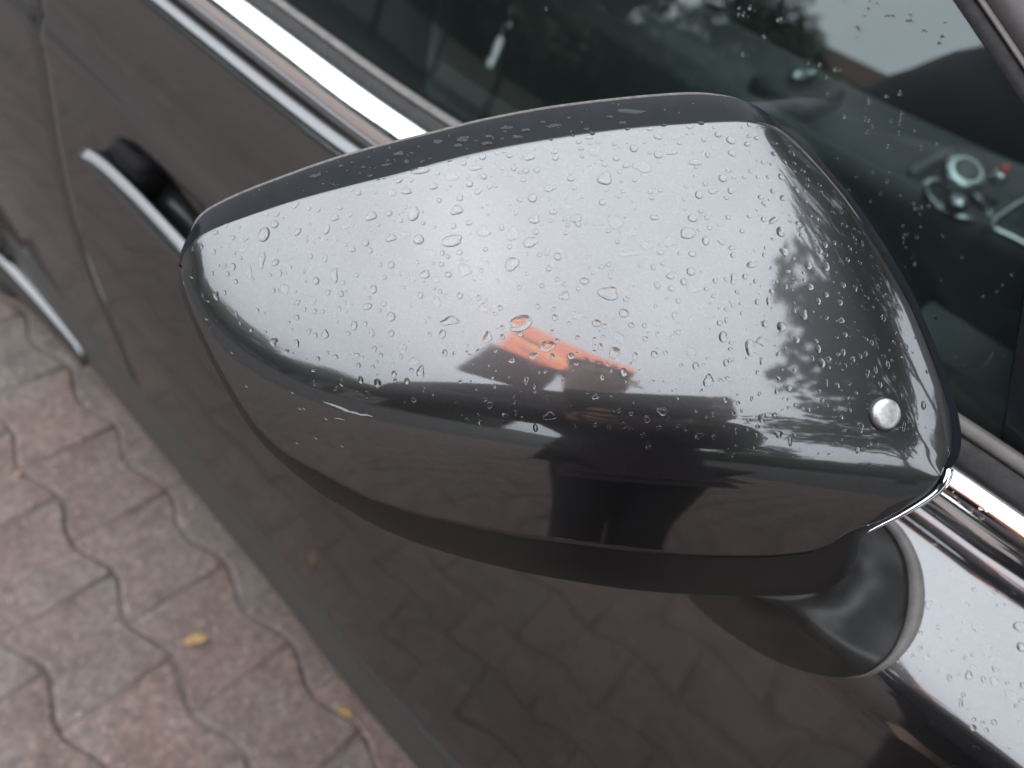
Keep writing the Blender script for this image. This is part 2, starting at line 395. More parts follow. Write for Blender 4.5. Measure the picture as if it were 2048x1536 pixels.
def skin(name, x0, x1, mat, parent, step=0.009, arch=None, ztop=None):
    n = max(3, int((x1 - x0) / step)); rows_by_x = []
    for i in range(n + 1):
        x = x0 + (x1 - x0) * i / n; g = side_fn(x); zt = section(x)[0][0]; zb_ = 0.375
        if arch:
            xc, zc, r = arch
            if abs(x - xc) < r: zb_ = max(zb_, zc + math.sqrt(r * r - (x - xc) ** 2))
        col = []
        y0 = g(zt)
        col.append((x, y0 + 0.016, zt - 0.006)); col.append((x, y0 + 0.010, zt + 0.0005)); col.append((x, y0 + 0.005, zt + 0.0012))
        for j in range(NZ):
            t = j / (NZ - 1)
            z = zt - 0.06 * t / 0.45 if t < 0.45 else (zt - 0.06) + (zb_ - zt + 0.06) * (t - 0.45) / 0.55; col.append((x, g(z), z))
        yl = g(zb_); col.append((x, yl + 0.006, zb_ - 0.004)); col.append((x, yl + 0.03, zb_ - 0.003))
        rows_by_x.append([loc(p) for p in col])
    # folded-in edges at both ends give the panel a real shut line
    def fold(row, dx):
        return [p + Vector((dx, 0.0015, 0)) for p in row], [p + Vector((dx, 0.02, 0)) for p in row]
    a1, a2 = fold(rows_by_x[0], -0.0012); b1, b2 = fold(rows_by_x[-1], 0.0012)
    rows = [a2, a1] + rows_by_x + [b1, b2]
    o = grid_obj(name, rows, mat, parent, flip=True)
    return o
door = skin('front_door', -0.688, 0.33, PAINT, car)
rear_door = skin('rear_door', -1.60, -0.694, PAINT, car, 0.02, arch=(-1.46, 0.30, 0.345))
quarter = skin('rear_quarter_panel', -2.05, -1.606, PAINT, car, 0.02, arch=(-1.46, 0.30, 0.345))
fender = skin('front_fender', 0.336, 1.55, PAINT, car, 0.02, arch=(0.98, 0.30, 0.345))
dep = bpy.context.evaluated_depsgraph_get()
def bvh_of(o, off=None):
    me = o.data; off = CO if off is None else off
    return BVHTree.FromPolygons([v.co + off for v in me.vertices], [tuple(p.vertices) for p in me.polygons])
DOOR_BVH = bvh_of(door)

# dark backing inside the shut lines, sill, arch lips
def sweep(name, prof, x0, x1, mat, parent, n=60, closed=True, zrel=True, dy=0.0, caps=True, zs=None):
    rows = []
    for i in range(n + 1):
        x = x0 + (x1 - x0) * i / n; b = yb(x)
        k = zs(x) if zs else 1.0; rows.append([loc((x, b + y + dy, 0.956 + (z - 0.956) * k)) for (y, z) in prof])
    return grid_obj(name, rows, mat, parent, closed=closed, caps=caps and closed)
sweep('inner_door_shell', [(0.045, 0.93), (0.045, 0.27), (0.06, 0.27), (0.06, 0.93)], -1.06, 0.60, BLACKPLASTIC, car)
def sill_y(x): return 0.0
rows = []
for i in range(41):
    x = -1.10 + (0.62 + 1.10) * i / 40; g = side_fn(x); y0 = g(0.375)
    rows.append([loc((x, y0 + dy, z)) for dy, z in ((0.05, 0.376), (0.012, 0.371), (0.003, 0.368), (0.0, 0.362), (0.001, 0.34), (0.004, 0.30), (0.006, 0.27), (0.0055, 0.258), (0.009, 0.248), (0.022, 0.240), (0.10, 0.215), (0.30, 0.20), (0.30, 0.36))])
grid_obj('sill', rows, CLADDING, car, closed=True, caps=True)
def arch_lip(xc, nm):
    rows = []
    for i in range(33):
        a = R(2) + (math.pi - R(4)) * i / 32
        row = []
        for dr, dy in ((0.0, 0.03), (-0.004, 0.0), (0.004, -0.010), (0.016, -0.014), (0.028, -0.008), (0.034, 0.004), (0.03, 0.03)):
            rr = 0.343 + dr; x = xc + rr * math.cos(a); z = 0.30 + rr * math.sin(a)
            yy = side_fn(x)(max(z, 0.375)); row.append(loc((x, yy + dy, z)))
        rows.append(row)
    return grid_obj(nm, rows, PAINT, car, closed=True, caps=True)
arch_lip(-1.46, 'wheel_arch_lip'); arch_lip(0.98, 'wheel_arch_lip')
# lower flare of the rear arch that runs into the sill
rows = []
for i in range(13):
    t = i / 12; x = -1.125 + 0.24 * t; y0 = side_fn(x)(0.375); wd = 0.022 * (1 - t) ** 1.1 + 0.0006
    rows.append([loc((x, y0 + dy, 0.302 - 0.035 * t + dz)) for dy, dz in ((0.01, 0.012), (-wd * 0.5, 0.004), (-wd, -0.010), (-wd, -0.018), (-wd * .3, -0.024), (0.02, -0.02))])
grid_obj('arch_flare', rows, PAINT, car, closed=True, caps=True)

# wheels
def wheel(xc):
    root = empty('wheel', loc((xc, 0.115, 0.30)), car)
    prof = [(0.17, -0.10), (0.20, -0.105), (0.235, -0.108), (0.27, -0.103), (0.292, -0.09), (0.30, -0.07)]
    prof = [(r, z) for r, z in prof] + [(r, -z) for r, z in reversed(prof)]
    t = lathe('tyre', prof, TYRE, None, 48, axis=(0, 1, 0)); t.parent = root
    rim = lathe('rim', [(0.03, -0.085), (0.05, -0.08), (0.14, -0.07), (0.165, -0.09), (0.178, -0.098), (0.180, -0.09), (0.17, 0.02), (0.1, 0.03)], BRUSHED, None, 48, axis=(0, 1, 0)); rim.parent = root
    for k in range(10):
        bm = bmesh.new(); a = 2 * math.pi * k / 10
        rbox(bm, (0, 0, 0), (0.11, 0.018, 0.022), 0.004, 1)
        mw = Matrix.Rotation(a, 4, 'Y') @ Matrix.Translation((0.10, -0.085, 0)); bmesh.ops.transform(bm, matrix=mw, verts=bm.verts)
        bm_obj('spoke', bm, BRUSHED, root)
wheel(-1.46); wheel(0.98)

# belt line: chrome strip, black gap, seals, glass
sweep('chrome_strip', [(0.0040, 0.9582), (0.0010, 0.9581), (-0.0026, 0.9566), (-0.0056, 0.9540), (-0.0078, 0.9508), (-0.0089, 0.9468), (-0.0086, 0.9428), (-0.0078, 0.9388), (-0.0058, 0.9356), (0.000, 0.9346), (0.004, 0.945)], -1.62, 0.34, CHROME, car, 90)
sweep('strip_gasket', [(0.001, 0.9352), (-0.0058, 0.9344), (-0.0062, 0.9312), (0.000, 0.9298), (0.016, 0.9296), (0.010, 0.9388)], -1.62, 0.34, STRIPRUBBER, car, 90)
sweep('glass_seal', [(0.0046, 0.9560), (0.0052, 0.9600), (0.0080, 0.9640), (0.0110, 0.9655), (0.0135, 0.9650), (0.0140, 0.95)], -1.62, 0.34, RUBBER, car, 90, zs=lambda x: 0.60 + 0.40 * smooth((x + 0.28) / 0.28))
sweep('seal_lip', [(0.0112, 0.9662), (0.0116, 0.9682), (0.0138, 0.9706), (0.0162, 0.9712), (0.0164, 0.9655)], -1.62, 0.34, GREYRUBBER, car, 90, zs=lambda x: 0.60 + 0.40 * smooth((x + 0.28) / 0.28))
TUM = 0.25
def glass_y(x, z): return yb(x) + 0.0165 + TUM * (z - 0.957) + 0.10 * (z - 0.957) ** 2
def on_glass(px, py):
    d = ray(px, py); t = 0.25
    for _ in range(40):
        p = CAM + d * t; t += (glass_y(p.x, p.z) - p.y) / (d.y - TUM * d.z)
    return CAM + d * t
_a, _b = on_glass(1912, 0), on_glass(2048, 200)
PIL_A = (_a.x, _a.z); PIL_B = (_b.x, _b.z)           # two points of the front window edge
def pillar_x(z): return PIL_A[0] + (PIL_B[0] - PIL_A[0]) * (z - PIL_A[1]) / (PIL_B[1] - PIL_A[1])
ZROOF = 1.40
def pane(name, xr, xf, mat, parent, z0=0.94, z1=ZROOF - 0.02, th=0.004, n=24, m=16):
    F_, B_ = [], []
    for j in range(m + 1):
        z = z0 + (z1 - z0) * j / m; x1 = xf(z) if callable(xf) else xf; x0 = xr(z) if callable(xr) else xr; rf, rb = [], []
        for i in range(n + 1):
            x = x0 + (x1 - x0) * i / n; y = glass_y(x, z)
            rf.append(loc((x, y, z))); rb.append(loc((x, y + th, z - th * 0.4)))
        F_.append(rf); B_.append(rb)
    nr, nc = m + 1, n + 1
    v = [p for r_ in F_ for p in r_] + [p for r_ in B_ for p in r_]; N_ = nr * nc
    f = grid_faces(nr, nc) + grid_faces(nr, nc, flip=True, base=N_)
    per = [i for i in range(nc)] + [(j + 1) * nc - 1 for j in range(1, nr)] + [(nr - 1) * nc + i for i in range(nc - 2, -1, -1)] + [j * nc for j in range(nr - 2, 0, -1)]
    for a in range(len(per)):
        p, q = per[a], per[(a + 1) % len(per)]; f.append((p, p + N_, q + N_, q))
    return sharp(mesh_obj(name, v, f, mat, parent), 30)
win = pane('front_side_window', -0.72, lambda z: pillar_x(z) + 0.004, GLASS, car)
pane('rear_side_window', -1.55, -0.80, GLASS, car)
GLASS_BVH = bvh_of(win)
# pillars and window frame
def strip_on_side(name, fa, fb, mat, parent, z0, z1, dy0, dy1, m=16):
    rows = []
    for j in range(m + 1):
        z = z0 + (z1 - z0) * j / m; a, b = fa(z), fb(z)
        ya, yb_ = glass_y(a, z), glass_y(b, z)
        rows.append([loc(p) for p in ((a, ya + dy1, z), (a, ya + dy0, z), (a + (b - a) * .15, ya + (yb_ - ya) * .15 + dy0 - 0.002, z), (b - (b - a) * .15, yb_ - (yb_ - ya) * .15 + dy0 - 0.002, z), (b, yb_ + dy0, z), (b, yb_ + dy1, z))])
    return grid_obj(name, rows, mat, parent, closed=True, caps=True)
strip_on_side('window_frame_seal', lambda z: pillar_x(z), lambda z: pillar_x(z) + 0.014, RUBBER, car, 0.955, ZROOF, -0.003, 0.03)
strip_on_side('frame_edge', lambda z: pillar_x(z) + 0.0146, lambda z: pillar_x(z) + 0.0175, GREYRUBBER, car, 0.955, ZROOF, -0.004, 0.03)
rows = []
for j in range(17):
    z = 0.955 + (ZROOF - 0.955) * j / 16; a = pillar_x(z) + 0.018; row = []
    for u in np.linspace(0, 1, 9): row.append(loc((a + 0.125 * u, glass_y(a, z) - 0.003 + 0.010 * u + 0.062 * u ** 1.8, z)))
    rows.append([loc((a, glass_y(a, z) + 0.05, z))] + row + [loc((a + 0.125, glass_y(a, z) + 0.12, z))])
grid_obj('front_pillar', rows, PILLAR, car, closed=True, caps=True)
strip_on_side('centre_pillar', lambda z: -0.795, lambda z: -0.725, BLACKGLOSS, car, 0.945, ZROOF, -0.002, 0.06)
strip_on_side('rear_pillar', lambda z: -1.75 + 0.5 * (z - .95), lambda z: -1.555, PAINT, car, 0.93, ZROOF, -0.003, 0.06)
# black sail panel in the front corner of the window
_c, _d = on_glass(1986, 975), on_glass(2038, 640)
def sail_x(z): return _c.x + (_d.x - _c.x) * (z - _c.z) / (_d.z - _c.z)
rows = []
for j in range(9):
    z = 0.966 + (1.062 - 0.966) * j / 8; a, b = sail_x(z), pillar_x(z) - 0.001
    if b < a + 0.004: b = a + 0.004
    rows.append([loc(p) for p in ((a, glass_y(a, z) - 0.0005, z), (a + .002, glass_y(a, z) - 0.004, z), (b, glass_y(b, z) - 0.004, z), (b, glass_y(b, z) - 0.0005, z))])
grid_obj('sail_panel', rows, BLACKGLOSS, car, closed=True, caps=True)
# roof, windscreen, bonnet, far side
YC = 0.83
def roof_rows(x0, x1, n, zf):
    rows = []
    for i in range(n + 1):
        x = x0 + (x1 - x0) * i / n; row = []
        for j in range(21):
            t = -1 + 2 * j / 20; hw = YC - glass_y(x, ZROOF) + 0.01
            row.append(loc((x, YC + hw * t, zf(x) + 0.075 * (1 - abs(t) ** 2.6))))
        rows.append(row)
    return rows
grid_obj('roof', roof_rows(-1.75, -0.62, 20, lambda x: ZROOF - 0.01), PAINT, car)
rows = []
for i in range(13):                                    # windscreen from the scuttle up to the roof edge
    t = i / 12; z = 0.985 + (ZROOF + 0.03 - 0.985) * t; xe = pillar_x(z) + 0.10; row = []
    for j in range(21):
        s = -1 + 2 * j / 20; hw = YC - (glass_y(xe, z) + 0.02); row.append(loc((xe + 0.20 * (1 - s * s), YC + hw * s, z + 0.02 * t * (1 - s * s))))
    rows.append(row)
grid_obj('windscreen', rows, GLASS, car)
rows = []
for i in range(17):
    t = i / 16; x = 0.336 + (1.62 - 0.336) * t; row = []
    for j in range(21):
        s = -1 + 2 * j / 20; hw = YC - yb(x) - 0.006; row.append(loc((x, YC + hw * s, 0.945 - 0.22 * t ** 2.2 + 0.055 * (1 - abs(s) ** 2.5) * (1 - 0.5 * t))))
    rows.append(row)
grid_obj('bonnet', rows, PAINT, car)
rows = []
for i in range(21):                                    # far side seen from inside: trim up to the belt
    x = -1.9 + 2.2 * i / 20; b = 2 * YC - yb(x)
    rows.append([loc((x, b - dy, z)) for dy, z in ((0.10, 0.30), (0.11, 0.55), (0.13, 0.60), (0.13, 0.68), (0.10, 0.72), (0.07, 0.90), (0.05, 0.945), (0.0, 0.95), (-0.03, 0.7), (0.0, 0.28))])
grid_obj('far_door', rows, INTERIOR, car, closed=True, caps=True)
rows = []
for i in range(13):
    x = -1.5 + 1.75 * i / 12
    rows.append([loc((x, 2 * YC - glass_y(x, z), z)) for z in np.linspace(0.945, min(ZROOF, PIL_A[1] + (x - PIL_A[0]) * (PIL_B[1] - PIL_A[1]) / (PIL_B[0] - PIL_A[0])) if x > -.62 else ZROOF, 8)])
grid_obj('far_side_window', rows, GLASS, car)
mesh_obj('cabin_floor', [loc(p) for p in ((-2, 0.07, 0.27), (0.7, 0.07, 0.27), (0.7, 1.59, 0.27), (-2, 1.59, 0.27))], [(0, 1, 2, 3)], INTERIOR, car, sm=False)
mesh_obj('headliner', [loc(p) for p in ((-1.75, 0.2, 1.37), (-0.62, 0.2, 1.37), (-0.62, 1.46, 1.37), (-1.75, 1.46, 1.37))], [(0, 1, 2, 3)], INTERIORMID, car, sm=False)
mesh_obj('rear_bulkhead', [loc(p) for p in ((-1.85, 0.05, 0.27), (-1.85, 1.6, 0.27), (-1.75, 1.46, 1.45), (-1.75, 0.2, 1.45))], [(0, 1, 2, 3)], INTERIOR, car, sm=False)
mesh_obj('front_bulkhead', [loc(p) for p in ((0.60, 0.05, 0.25), (0.60, 1.6, 0.25), (0.60, 1.6, 0.97), (0.60, 0.05, 0.97))], [(0, 1, 2, 3)], INTERIOR, car, sm=False)

# cabin: dashboard, console with gear selector, seats, wheel
rows = []
for j in range(17):
    y = 0.12 + (1.54 - 0.12) * j / 16
    hood = 0.03 * math.exp(-((y - 1.22) / 0.2) ** 2)
    rows.append([loc(p) for p in ((0.60, y, 0.94), (0.42, y, 0.955), (0.22, y, 0.95 + hood), (0.08, y, 0.915 + hood), (0.045, y, 0.88), (0.07, y, 0.84), (0.10, y, 0.72), (0.20, y, 0.60), (0.60, y, 0.55))])
grid_obj('dashboard', rows, INTERIOR, car, closed=True, caps=True)
rows = []
for i in range(15):
    x = -0.95 + 1.08 * i / 14; zt = 0.765 + 0.02 * smooth((x + 0.35) / 0.4)
    rows.append([loc((x, YC + dy, zt + dz)) for dy, dz in ((-0.115, -0.45), (-0.118, -0.03), (-0.112, -0.004), (-0.10, 0.0), (-0.088, -0.004), (-0.084, -0.016), (0.084, -0.016), (0.088, -0.004), (0.10, 0.0), (0.112, -0.004), (0.118, -0.03), (0.115, -0.45))])
console = grid_obj('centre_console', rows, INTERIORMID, car, closed=True, caps=True)
def rel(o): return Vector((0, 0, 0))
def sub(o): o.parent = console; return o
gp = at(1908, 408, 2, 0.765)
ringpts = [gp + Vector((0.040 * math.cos(a), 0.040 * math.sin(a), 0.004)) for a in np.linspace(0, 2 * math.pi, 33)]
sub(tube('selector_ring', [loc(p) for p in ringpts], 0.006, BRUSHED, None, 10))
kp = at(1922, 352, 1, gp.y)
sub(tube('selector_stalk', [loc(gp), loc(gp * .5 + kp * .5 + Vector((0.004, 0, 0))), loc(kp)], [0.014, 0.010, 0.011], INTERIOR, None, 12))
ax = (Vector((0.2, -0.35, 1))).normalized()
kb = lathe('selector_knob', [(0.006, -0.016), (0.019, -0.014), (0.026, -0.004), (0.0275, 0.004), (0.026, 0.010), (0.021, 0.013), (0.0165, 0.0125)], BRUSHED, None, 32, origin=loc(kp), axis=ax); sub(kb)
sub(lathe('knob_cap', [(0.0163, 0.0105), (0.0158, 0.0128), (0.009, 0.0138), (0.001, 0.0140)], KNOBCAP, None, 28, origin=loc(kp), axis=ax))
bp = at(1913, 408, 1, gp.y - 0.052)
sub(lathe('selector_button', [(0.013, -0.006), (0.0135, 0.003), (0.011, 0.008), (0.004, 0.010)], BRUSHED, None, 24, origin=loc(bp)))
rp = at(1998, 352, 1, gp.y + 0.02)
sub(lathe('start_button', [(0.010, -0.008), (0.011, 0.002), (0.008, 0.006), (0.002, 0.007)], BRUSHED, None, 20, origin=loc(rp)))
sub(lathe('warning_lamp', [(0.006, 0.006), (0.007, 0.010), (0.004, 0.014), (0.001, 0.0145)], RED, None, 16, origin=loc(rp)))
pts = [(2110, 372), (2048, 402), (2012, 424), (1986, 444), (1982, 453), (1992, 461), (2020, 474), (2060, 495), (2130, 530)]
sub(tube('cup_holder_trim', [loc(at(x, y, 2, 0.783)) for x, y in catmull(pts, 40)], 0.0042, BRUSHED, None, 10))
pts = [(1822, 346), (1850, 330), (1880, 313), (1912, 297)]
sub(tube('tray_edge', [loc(at(x, y, 2, 0.772)) for x, y in pts], 0.006, KNOBCAP, None, 8))
for (x, y, r_) in ((1975, 398, .006), (1960, 412, .005), (1990, 405, .004)):
    p = at(x, y, 2, 0.776); sub(lathe('console_button', [(r_, -0.004), (r_, 0.003), (r_ * .7, 0.005), (0.001, 0.0055)], INTERIORMID, None, 14, origin=loc(p)))
h1, h2 = at(1578, 168, 1, YC - 0.03), at(1634, 139, 1, YC + 0.02)
h2.z = h1.z = (h1.z + h2.z) / 2
sub(tube('brake_switch', [loc(h1), loc(h1 * .9 + h2 * .1), loc(h1 * .1 + h2 * .9), loc(h2)], [0.006, 0.009, 0.009, 0.006], BRUSHED, None, 12))
bm = bmesh.new(); rbox(bm, loc(((h1.x + h2.x) / 2, YC, h1.z - 0.035)), (0.10, 0.12, 0.055), 0.012, 3); sub(bm_obj('armrest', bm, INTERIOR, None))
def seat(y):
    root = empty('seat', loc((-0.62, y, 0.28)), car)
    o = Vector((-0.62, y, 0.28))
    bm = bmesh.new(); rbox(bm, (0.10, 0, 0.22), (0.52, 0.44, 0.16), 0.05, 4); bm_obj('seat_cushion', bm, FABRIC, root)
    bm = bmesh.new(); rbox(bm, (-0.22, 0, 0.58), (0.14, 0.43, 0.62), 0.05, 4, Matrix.Rotation(R(-14), 3, 'Y')); bmesh.ops.translate(bm, vec=(-0.16, 0, 0.06), verts=bm.verts)
    bm_obj('seat_back', bm, FABRIC, root)
    bm = bmesh.new(); rbox(bm, (-0.50, 0, 1.02), (0.09, 0.24, 0.17), 0.035, 4); bm_obj('headrest', bm, FABRIC, root)
    for s in (-0.06, 0.06): tube('headrest_post', [(-0.47, s, 0.90), (-0.50, s, 0.98)], 0.006, BRUSHED, root, 8)
seat(0.42); seat(1.20)
sw = empty('steering_wheel', loc((-0.02, 1.2, 0.88)), car)
qs = Matrix.Rotation(R(-66), 3, 'Y')
tube('wheel_rim', [qs @ Vector((0.18 * math.cos(a), 0.18 * math.sin(a), 0)) for a in np.linspace(0, 2 * math.pi, 49)], 0.014, INTERIOR, sw, 12)
lathe('wheel_hub', [(0.02, -0.02), (0.06, -0.015), (0.062, 0.01), (0.045, 0.022), (0.003, 0.026)], INTERIOR, sw, 28, axis=qs @ Vector((0, 0, -1)))
for a in (R(0), R(90), R(180), R(270)):
    tube('wheel_spoke', [qs @ Vector((0.05 * math.cos(a), 0.05 * math.sin(a), 0)), qs @ Vector((0.175 * math.cos(a), 0.175 * math.sin(a), 0))], 0.011, INTERIORMID, sw, 8)
# near door card inside the glass
rows = []
for i in range(21):
    x = -0.70 + 1.0 * i / 20
    rows.append([loc((x, yb(x) + dy, z)) for dy, z in ((0.030, 0.952), (0.050, 0.956), (0.085, 0.948), (0.10, 0.92), (0.095, 0.75), (0.13, 0.71), (0.13, 0.64), (0.10, 0.60), (0.10, 0.30), (0.062, 0.28))])
grid_obj('door_card', rows, INTERIOR, car, closed=True, caps=True)
bm = bmesh.new(); rbox(bm, loc((0.03, 0.36, 0.76)), (0.16, 0.30, 0.02), 0.006, 2); bm_obj('glovebox_lid', bm, INTERIORMID, car)

# door handle
def door_local(v): return loc(v)
def dsub(o): o.parent = door; return o
hx0, hx1 = -0.606, -0.372
rows = []
for i in range(31):
    t = i / 30; x = hx0 + (hx1 - hx0) * t; ys = side_fn(x)(0.80) if False else yb(x) - 0.033
    e = math.sin(math.pi * min(max(t, 0.004), 0.996)); hh = 0.0030 + 0.0065 * e ** 0.45; wt = 0.0020 + 0.0058 * e ** 0.5
    yo = ys - 0.0125 - 0.0075 * smooth(t / 0.75); zc = 0.7675 + 0.0135 * t
    pad = 0.017 if t < 0.14 or t > 0.93 else 0.006
    rows.append([loc((x, yo + dy, zc + dz)) for dy, dz in ((pad, -hh * 0.9), (0.002, -hh), (-0.003, -hh * 0.55), (-0.0045, 0), (-0.003, hh * 0.5), (0.000, hh * .9), (wt * .5, hh * 1.35), (wt, hh * 1.5), (wt + .0012, hh * 0.7), (pad, -hh * .1))])
dsub(grid_obj('door_handle', rows, PAINT, None, closed=True, caps=True))
bm = bmesh.new(); rbox(bm, loc((-0.549, yb(-.55) - 0.024, 0.783)), (0.046, 0.026, 0.031), 0.008, 3); dsub(bm_obj('handle_cup_shade', bm, BLACKMATT, None))  # black block put in for the deep shade at the cup's rear end

# ------------------------------------------------------------------ wing mirror (folded), built as one curved shell cut into rim, cover and lower housing
mirror = empty('wing_mirror', (0, 0, 0), car)
TIP, END = (357, 532), (1903, 936)
A_ = [TIP, (363, 500), (378, 468), (402, 432), (440, 407), (500, 380), (560, 357), (640, 328), (720, 303), (800, 282), (870, 265), (940, 247), (1010, 232), (1100, 216), (1200, 203), (1300, 193), (1380, 188),
      (1435, 190), (1480, 198), (1525, 219), (1570, 257), (1620, 299), (1662, 344), (1702, 392), (1742, 448), (1780, 508), (1812, 562), (1840, 617), (1867, 682), (1890, 742), (1908, 795), (1919, 840), (1923, 878), (1918, 912), END]
E_ = [TIP, (358, 570), (374, 620), (402, 682), (430, 738), (462, 797), (492, 845), (522, 884), (560, 922), (600, 956), (640, 986), (690, 1016), (740, 1045), (800, 1073), (870, 1098), (950, 1121), (1050, 1145), (1150, 1163),
      (1250, 1178), (1350, 1187), (1450, 1191), (1540, 1192), (1610, 1189), (1662, 1174), (1698, 1146), (1714, 1112), (1722, 1078), (1760, 1052), (1800, 1031), (1850, 1001), (1876, 980), (1893, 957), END]
B_ = [(362, 528), (370, 505), (388, 482), (412, 466), (450, 449), (520, 424), (600, 398), (700, 371), (800, 346), (900, 318), (1000, 295), (1100, 277), (1200, 262), (1300, 251), (1400, 244), (1470, 241), (1512, 243), (1545, 251), (1575, 270),
      (1612, 305), (1652, 349), (1692, 398), (1731, 454), (1769, 515), (1801, 569), (1829, 624), (1855, 688), (1877, 747), (1893, 798), (1903, 842), (1905, 876), (1899, 908), (1888, 934)]
D_ = [(364, 536), (368, 572), (384, 620), (412, 681), (440, 736), (472, 793), (502, 839), (534, 876), (572, 908), (616, 934), (660, 957), (710, 984), (770, 1009), (840, 1031), (939, 1054), (1040, 1074), (1178, 1092), (1300, 1107), (1400, 1114), (1519, 1115),
      (1600, 1109), (1650, 1096), (1690, 1068), (1720, 1056), (1758, 1044), (1798, 1023), (1846, 994), (1868, 974), (1880, 954), (1888, 938)]
RIDGE = [(322, 470), (345, 520), (366, 572), (394, 632), (424, 672), (476, 718), (538, 757), (620, 795), (700, 820), (800, 843), (900, 860), (1000, 875), (1100, 890), (1200, 902), (1300, 910), (1400, 916), (1500, 921), (1600, 928), (1700, 934), (1800, 938), (1905, 938), (1960, 930)]
NU = 260
cA, cB, cD, cE = catmull(A_, NU), catmull(B_, NU), catmull(D_, NU), catmull(E_, NU)
rdg = catmull(RIDGE, 500)
SC = 1.55e-4
MC = CAM + ray(1150, 600) * 0.24; MN = (-ray(1150, 600)).normalized()
sT = np.linspace(-0.09, 0.13, 2201)
AK = [-0.09, -0.05, -0.035, -0.02, -0.010, -0.004, 0.0, 0.004, 0.009, 0.015, 0.022, 0.030, 0.040, 0.06, 0.13]
def kprofile(deg):
    a_ = np.interp(sT, AK, np.radians(deg)); a_ = np.convolve(np.pad(a_, 20, mode='edge'), np.hanning(43)[1:-1] / np.hanning(43).sum(), 'valid')[:len(sT)]
    k_ = np.r_[0, np.cumsum(np.tan(a_)[:-1] * np.diff(sT))]; return k_ - np.interp(0.0, sT, k_)
kL = kprofile([-52, -49, -46, -42, -36, -28, -19.5, -8, 3, 8, 10.5, 12, 14, 18, 24])
kC = kprofile([-54, -52, -51, -47, -38, -27, -19.5, -12, -2.5, 6, 9.5, 12, 13.5, 17.5, 24])
OUTL = np.array(list(cA) + list(cE[::-1][1:-1]))
def dist_poly(p, P):
    d = P - p; i = int(np.argmin((d * d).sum(1))); best = 1e9
    for a_, b_ in ((i - 1, i), (i, i + 1)):
        if a_ < 0 or b_ >= len(P): continue
        e = P[b_] - P[a_]; t = min(max(((p - P[a_]) @ e) / (e @ e), 0), 1); best = min(best, np.linalg.norm(p - P[a_] - e * t))
    return best * SC
def mirror_h(px, py):
    x = (px - 1180) * SC
    yr = np.interp(px, rdg[:, 0], rdg[:, 1])
    i = int(np.argmin(np.abs(rdg[:, 0] - px))); i0, i1 = max(i - 6, 0), min(i + 6, len(rdg) - 1)
    sl = (rdg[i1, 1] - rdg[i0, 1]) / max(rdg[i1, 0] - rdg[i0, 0], 1e-3)
    s = (yr - py) * SC / math.sqrt(1 + sl * sl)
    tb = smooth((px - 480) / 420); h = -(np.interp(s, sT, kL) * (1 - tb) + np.interp(s, sT, kC) * tb)
    h -= x * x / (2 * 0.34)
    # round the shell off towards its edges: wide towards the car, tight elsewhere
    p = np.array([px, py]); dA, dE = dist_poly(p, cA), dist_poly(p, cE)
    rgt = smooth((px - 1430) / 200) * smooth((990 - py) / 120); lft = smooth((520 - px) / 160)
    wd = 0.006 + 0.016 * rgt + 0.006 * lft; tn = 0.5 + 0.85 * rgt + 0.3 * lft
    if dA < wd: u = 1 - dA / wd; h -= tn * wd * u ** 3 / 3
    wd = 0.006; u = 1 - dE / wd
    if u > 0: h -= 0.5 * wd / 3 * u ** 3
    return h
def mirror_pt(px, py, off=0.0):
    d = ray(px, py); t = ((MC - CAM).dot(MN) + mirror_h(px, py) + off) / d.dot(MN); return CAM + d * t
def band(c0, c1, n, off0, off1, ease=1.0):
    rows = []
    for i in range(n + 1):
        t = i / n
        rows.append([loc(mirror_pt(*(c0[k] * (1 - t) + c1[k] * t), off0 * (1 - t) + off1 * t)) for k in range(NU)])
    return rows
# cover: turned-in lip all round, then the painted surface
def cover_rows(n=90):
    P = [[cB[k] * (1 - i / n) + cD[k] * (i / n) for k in range(NU)] for i in range(n + 1)]
    H = np.array([[mirror_h(*p) for p in r_] for r_ in P])
    for _ in range(14):
        H[1:-1, 1:-1] = 0.4 * H[1:-1, 1:-1] + 0.15 * (H[:-2, 1:-1] + H[2:, 1:-1] + H[1:-1, :-2] + H[1:-1, 2:])
    rows = []
    for r_, hr in zip(P, H):
        row = []
        for p, h in zip(r_, hr):
            d = ray(*p); row.append(loc(CAM + d * (((MC - CAM).dot(MN) + h) / d.dot(MN))))
        rows.append(row)
    return rows
cov = cover_rows()
lipB = [[p - loc(MN + CO) * 0.0 + (-MN) * 0.0035 for p in cov[0]]]
lipD = [[p + (-MN) * 0.0035 for p in cov[-1]]]
def inset_row(row, amt, c):
    return row
cover = grid_obj('mirror_cover', lipB + cov + lipD, PAINT, mirror)
rim_rows = band(cA * 0.985 + cB * 0.015, cB, 10, -0.0015, -0.0012)
back = []
ctr = sum((p for p in rim_rows[0]), Vector()) / NU
rim = grid_obj('mirror_rim', rim_rows, BLACKGLOSS, mirror)
# dusty outer edge bead of the rim along the top
bead = [Vector(p) for p in rim_rows[0][int(NU * 0.03):int(NU * 0.60)]]
bead = [p + (-MN) * 0.0012 for p in bead]
tube('rim_edge', bead, [0.0011 * min(1, (len(bead) - 1 - i) / 18 + .05, i / 6 + .2) for i in range(len(bead))], RIMEDGE, mirror, 8)
low_rows = band(cD, cE, 14, -0.0013, -0.0016)
lower = grid_obj('lower_housing', low_rows, BLACKPLASTIC, mirror)
